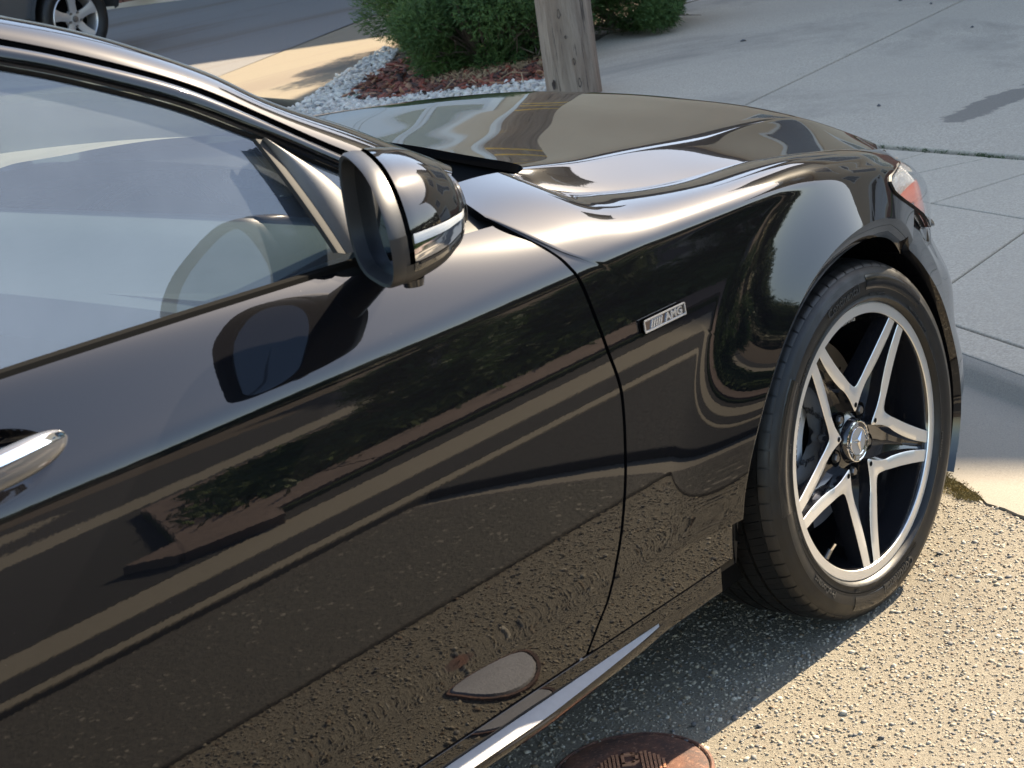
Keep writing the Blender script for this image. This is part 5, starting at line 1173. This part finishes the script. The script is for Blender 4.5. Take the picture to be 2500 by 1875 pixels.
# lawn strip in front of it
lw = [house_pt(OB, u, v, 0)[:2] for u, v in ((-1.5, -.2), (-.15, -.2), (-.15, -7.6), (-1.5, -7.6))]
st_ = struct(slab('lawn', lw, -.1, GZ+.03, M['grass_soil'], bev=.01)); P = scatter(lw, 2600, 41); o = tufts('grass', [tuple(p)+(GZ+.03,) for p in P], .07, 7, simple('lawn_blade', (.06, .13, .025), .6, nscale=8, namt=.4), 42); o['kind'] = 'stuff'
# --- parked pickup on the left driveway: only its wheel and sill show
pk = empty('parked_pickup', (0, 0, 0)); tag(pk, 'dark grey parked pickup with five-spoke silver wheel at the top left corner', 'pickup')
wc = px(152, 48, 2, .36); pk.location = (wc.x, wc.y, GZ)
def pk_body():
    mb = MB(); ZB = .46
    secs = [(-3.9, .56, .98, .0), (-3.85, .5, 1.02, .0), (-1.45, .48, 1.05, .0), (-1.40, .48, 1.08, .60), (-1.15, .48, 1.08, .62), (.55, .5, 1.07, .60), (.95, .55, 1.03, .0), (.99, .60, .95, .0)]
    # lower tub with wheel openings: side polygon extruded across
    arch = lambda cx, r: [(cx+r*math.cos(a), .33+r*math.sin(a)) for a in np.linspace(math.pi*.97, math.pi*.03, 14)]
    out_ = [(-3.95, .55), (-3.42, .50)]+[(x-3.05, z) for x, z in [(p[0], p[1]) for p in arch(0, .44)]]+[(-2.55, .42), (-.50, .42)]+arch(0, .45)+[(.50, .52), (.86, .54), (.92, .62), (.92, .98), (.60, 1.06), (-.62, 1.10), (-3.95, 1.10)]
    n = len(out_); W_ = .93
    L = [np.array([(x, -W_+.06, z) for x, z in out_]), np.array([(x, -W_, z+(.02 if z < .6 else -.03 if z > 1.0 else 0)) for x, z in out_])]
    L += [l*np.array([1, -1, 1]) for l in L[::-1]]
    mb.grid(np.stack(L, 0), cv=True)
    mb.add(L[0], [list(range(n))]); mb.add(L[3], [list(range(n))[::-1]])
    return mb
b_ = pk_body().build('body', M['paint_gray'], pk, sharp=30, fix=True)
mb = MB(); cab = [(-2.35, 1.08, .88), (-2.15, 1.72, .70), (-1.0, 1.74, .70), (-.45, 1.10, .86)]; L = [np.array([(x, -w, z) for x, z, w in cab]), np.array([(x, w, z) for x, z, w in cab])]; mb.grid(np.stack(L, 0), cv=True); mb.add(L[0], [[0, 1, 2, 3]]); mb.add(L[1], [[3, 2, 1, 0]]); mb.build('cab', M['paint_gray'], pk, smooth=False, fix=True)
for a, b2 in (((-2.18, 1.16), (-1.50, 1.64)), ((-1.42, 1.16), (-.78, 1.64))):
    for s in (-1, 1): mb = MB(); w0, w1 = .862, .735; q = [(a[0]+.06, s*w0, a[1]), (b2[0]+.22*(a[0] > -1.5), s*w0, a[1]), (b2[0]-.12*(a[0] > -1.5), s*w1, b2[1]), (a[0]+.12, s*w1, b2[1])]; mb.prism(q, (0, s*.012, 0)); mb.build('side_window', M['wglass'], pk, smooth=False, fix=True)
mb = MB(); mb.prism([(-.50, -.74, 1.14), (-.50, .74, 1.14), (-.96, .62, 1.68), (-.96, -.62, 1.68)], (.015, 0, .012)); mb.build('windscreen', M['wglass'], pk, smooth=False, fix=True)
for y in (-.66, .66):
    mb = MB(); mb.box((.925, y, .84), (.03, .32, .16)); mb.build('headlight', M['clear'], pk, smooth=False)
mb = MB(); mb.box((.93, 0, .82), (.03, .9, .22)); mb.build('grille', M['black_gloss'], pk, smooth=False); mb = MB(); mb.box((.95, 0, .62), (.12, 1.8, .13)); mb.build('front_bumper', M['satin'], pk, smooth=False)
mb = MB(); mb.box((-1.5, 0, .60), (4.2, 1.0, .25)); mb.build('chassis', M['dark'], pk, smooth=False)
def pk_wheel():
    mb = MB(); R0 = .355
    mb.lathe([(.235, -.09), (.25, -.105), (.29, -.118), (.325, -.110), (.345, -.09), (R0, -.07), (R0, .07), (.345, .09), (.24, .10)], 72, m=0); mb.lathe([(.236, -.092), (.228, -.098), (.222, -.092), (.215, -.06), (.205, .05)], 60, m=1); mb.lathe([(.0, .03), (.206, .03)], 40, m=2)
    for k in range(5):
        a = R_(20)+k*R_(72); V = []; NR_ = 7
        for i, (r, w, dy) in enumerate(((.045, .040, -.075), (.085, .036, -.078), (.13, .036, -.082), (.17, .042, -.087), (.205, .052, -.092), (.224, .060, -.094))):
            c, s = math.cos(a), math.sin(a)
            for q, d in ((-1, .02), (-1, 0), (-.25, -.003), (.25, -.003), (1, 0), (1, .02)): V.append((r*c-q*w*s, dy+d, r*s+q*w*c))
        mb.add(V, [(i*6+j, i*6+j+1, i*6+j+7, i*6+j+6) for i in range(5) for j in range(5)], 1)
        an = a+R_(36); c = (.062*math.cos(an), -.078, .062*math.sin(an)); mb.lathe([(.0, -.014), (.011, -.014), (.013, .01)], 12, c=c, m=3)
    mb.lathe([(.0, -.080), (.03, -.082), (.075, -.076), (.085, -.05)], 40, m=1); mb.lathe([(.0, -.094), (.026, -.092), (.030, -.078)], 30, m=3)
    return mb.build('wheel', None, pk, mats=[M['tyre'], M['alu_bright'], M['dark'], M['steel']], sharp=35, fix=True)
M['alu_bright'] = simple('silver_alloy', (.52, .51, .50), .35, .7)
w = pk_wheel(); w.location = (0, 0, .355); pk.location = (wc.x, wc.y+.0, GZ); 
for ch in list(pk.children):
    if ch != w and ch.type == 'MESH': ch.location.y += .80
w.location.y = .0
for x, y in ((-3.05, 0), (0, 1.60), (-3.05, 1.60)):
    c = w.copy(); COL.objects.link(c); c.parent = pk; c.location = (x, y, .355); c.rotation_euler = (0, 0, math.pi if y > 1 else 0)
# --- brick edging at the far side of the left driveway (dark red strip beside the pickup wheel)
ke = empty('brick_edging'); tag(ke, 'low dark red brick edging behind the parked pickup wheel at the top of the picture', 'brick edging')
a_e, b_e = np.array(gp(228, 10, GZ)), np.array(gp(345, -12, GZ)); dv = (b_e-a_e); L_e = np.linalg.norm(dv); dv /= L_e; nn_ = int(L_e/.22)
for k in range(-2, nn_+1):
    c = a_e+dv*(k+.5)*.22; mb = MB(); mb.box((c[0], c[1], GZ+.05), (.205, .11, .12), math.atan2(dv[1], dv[0])); o = mb.build('brick', M['brick2'], ke, smooth=False)
# --- the street side, seen only in the flank's reflections: strips of concrete, dark strips with shade painted into their colour, a brick-edged bed, far hedge and trees
M['shade_asphalt'] = ground_mat('shade_dark_asphalt', (.026, .026, .026), (.062, .060, .056), (.042, .041, .039), fine=120, big=.7, bs=.8, bd=.008)
M['sun_concrete'] = ground_mat('kerb_concrete', (.22, .195, .15), (.30, .265, .205), (.25, .22, .17), fine=120, big=.7, bs=.4, bd=.004)
def xs_strip(name, y0, y1, mat, z=.036, x0=-16, x1=14, sk=0.0):
    return struct(slab(name, [(x0, y0), (x1, y0-sk), (x1, y1-sk), (x0, y1)], -.3, z, mat, bev=.008, inset=0))
xs_strip('kerb_strip', -1.98, -2.035, M['sun_concrete'], .038); xs_strip('street', -2.037, -2.19, M['shade_asphalt']); xs_strip('path', -2.192, -2.40, M['sun_concrete'], .037)
xs_strip('street', -2.402, -4.63, M['shade_asphalt']); xs_strip('path', -4.632, -5.25, M['sun_concrete'], .037); xs_strip('street', -5.252, -6.4, M['shade_asphalt']); xs_strip('far_ground', -6.402, -60, M['soil'], .03, -60, 60)
struct(slab('street', [(.40, -1.27), (14, -1.27), (14, -1.978), (.0, -1.978)], -.3, .036, M['shade_asphalt'], bev=.008, inset=0))  # added dark slab, darkens what the wing mirrors
struct(slab('street', [(-16, -1.40), (.20, -1.40), (-.06, -1.978), (-16, -1.978)], -.3, .012, M['road'], bev=.008, inset=0))
hgd = tag(empty('hedge', (0, 0, 0)), 'low clipped green hedge in front of the beige house, mirrored at the far bonnet edge', 'hedge'); V, F = foliage_mesh((0, 0, .28), (4.6, .45, .30), 6000, .16, 140, clump=70, zmin=.02); c_ = house_pt(OA, -1.6, 3.4, 0); a_ = math.atan2(HV[1], HV[0]); Vr = V.copy(); Vr[:, 0] = c_[0]+V[:, 0]*math.cos(a_)-V[:, 1]*math.sin(a_); Vr[:, 1] = c_[1]+V[:, 0]*math.sin(a_)+V[:, 1]*math.cos(a_); o = mesh_obj('foliage', Vr, F, M['juniper'], hgd, False); o['kind'] = 'stuff'
BD = [(-.33, -2.50), (7.5, -2.62), (7.5, -4.36), (.72, -4.26)]
pb_ = struct(slab('planting_bed', BD, -.1, .07, M['grass_soil'], bev=.01))
eb = tag(empty('bed_edging'), 'brown block edging round the planting bed that the door mirrors', 'garden edging')
M['edge'] = simple('edging_block', (.15, .105, .085), .85, nscale=7, namt=.45, bscale=40, bstr=.8, bdist=.01)
for (p, q) in ((BD[3], BD[0]), (BD[0], BD[1]), (BD[3], BD[2])):
    p, q = np.array(p), np.array(q); d = q-p; L_ = np.linalg.norm(d); d /= L_; nrm = np.array([-d[1], d[0]]); nrm = nrm*(1 if (np.array([3.5, -3.4])-p)@nrm > 0 else -1); n_ = max(2, int(L_/.62))
    for k in range(n_):
        c = p+d*(k+.5)*L_/n_+nrm*.13; mb = MB(); mb.box((c[0], c[1], .05), (L_/n_-.006, .24, .07+.012*rng.random()), math.atan2(d[1], d[0])+rng.normal(0, .006)); mb.build('edging_block', M['edge'], eb, smooth=False)
P = scatter([(0, -2.85), (7.3, -2.95), (7.3, -4.05), (.85, -3.95)], 3200, 51); o = tufts('ground_cover', [tuple(p)+(.07,) for p in P], .11, 8, simple('cover_leaf', (.07, .11, .025), .6, nscale=4, namt=.5), 52); o['kind'] = 'stuff'
for k, (x, y, r0) in enumerate(((1.3, -3.4, .38), (2.3, -3.6, .42), (3.4, -3.45, .40), (4.6, -3.6, .45), (5.9, -3.5, .40))):
    e = shrub('garden_shrub', (x, y, .28), (r0, r0*.9, .34), 1900, .09, 70+k, ('rounded low shrub nearest the brick end of the mirrored planting bed', 'second rounded shrub in the mirrored planting bed', 'middle rounded shrub in the mirrored planting bed', 'fourth rounded shrub in the mirrored planting bed', 'rounded shrub farthest from the bricks in the mirrored planting bed')[k], 14, 12); e['group'] = 'shrubs in the mirrored planting bed'
def tree(x, y, h, r0, seed, label):
    e = tag(empty('tree', (x, y, 0)), label, 'tree', 'trees across the street'); r = np.random.default_rng(seed); mb = MB(); mb.tube([(0, 0, -.1), (.1, .05, h*.3), (.0, .1, h*.55), (.1, .1, h*.85)], [.22, .17, .11, .03], 10)
    for _ in range(8):
        a = r.uniform(0, 6.28); z = h*r.uniform(.3, .6); mb.tube([(.05, .05, z), (math.cos(a)*r0*.5, math.sin(a)*r0*.5, z+h*.14), (math.cos(a)*r0*.85, math.sin(a)*r0*.85, z+h*.25)], [.08, .05, .02], 6)
    mb.build('trunk', M['bark'], e); V, F = foliage_mesh((0, 0, h*.64), (r0, r0, h*.40), 3600, .55, seed+1, clump=24, zmin=h*.2); c = mesh_obj('crown', V, F, M['leaf'], e, False); c['kind'] = 'stuff'
lab = ['broad dark tree across the street, far right of the row mirrored in the wing', 'round tree across the street mirrored beyond the wheel arch', 'tall tree across the street mirrored above the badge', 'dense tree across the street mirrored at the door seam', 'spreading tree across the street mirrored in the middle of the door', 'tree across the street mirrored above the door handle', 'low tree across the street behind the camera side']
for k, (x, y, h, r0) in enumerate(((27, -15, 5.0, 3.4), (23, -19, 4.0, 3.2), (19, -22.5, 4.6, 3.3), (14.5, -24, 3.8, 3.0), (9.5, -25, 4.4, 3.4), (4, -25, 3.8, 3.2), (-2.5, -24, 4.2, 3.4))): tree(x, y, h, r0, 90+k, lab[k])
hg = tag(empty('hedge', (12, -20.5, 0)), 'long clipped dark hedge across the street, mirrored as the dark line below the sky', 'hedge'); V, F = foliage_mesh((0, 0, .7), (16, .8, .8), 16000, .22, 120, clump=160, zmin=.02); Vr = V.copy(); a_ = R_(26); Vr[:, 0] = V[:, 0]*math.cos(a_)-V[:, 1]*math.sin(a_); Vr[:, 1] = V[:, 0]*math.sin(a_)+V[:, 1]*math.cos(a_); o = mesh_obj('foliage', Vr, F, M['leaf'], hg, False); o['kind'] = 'stuff'
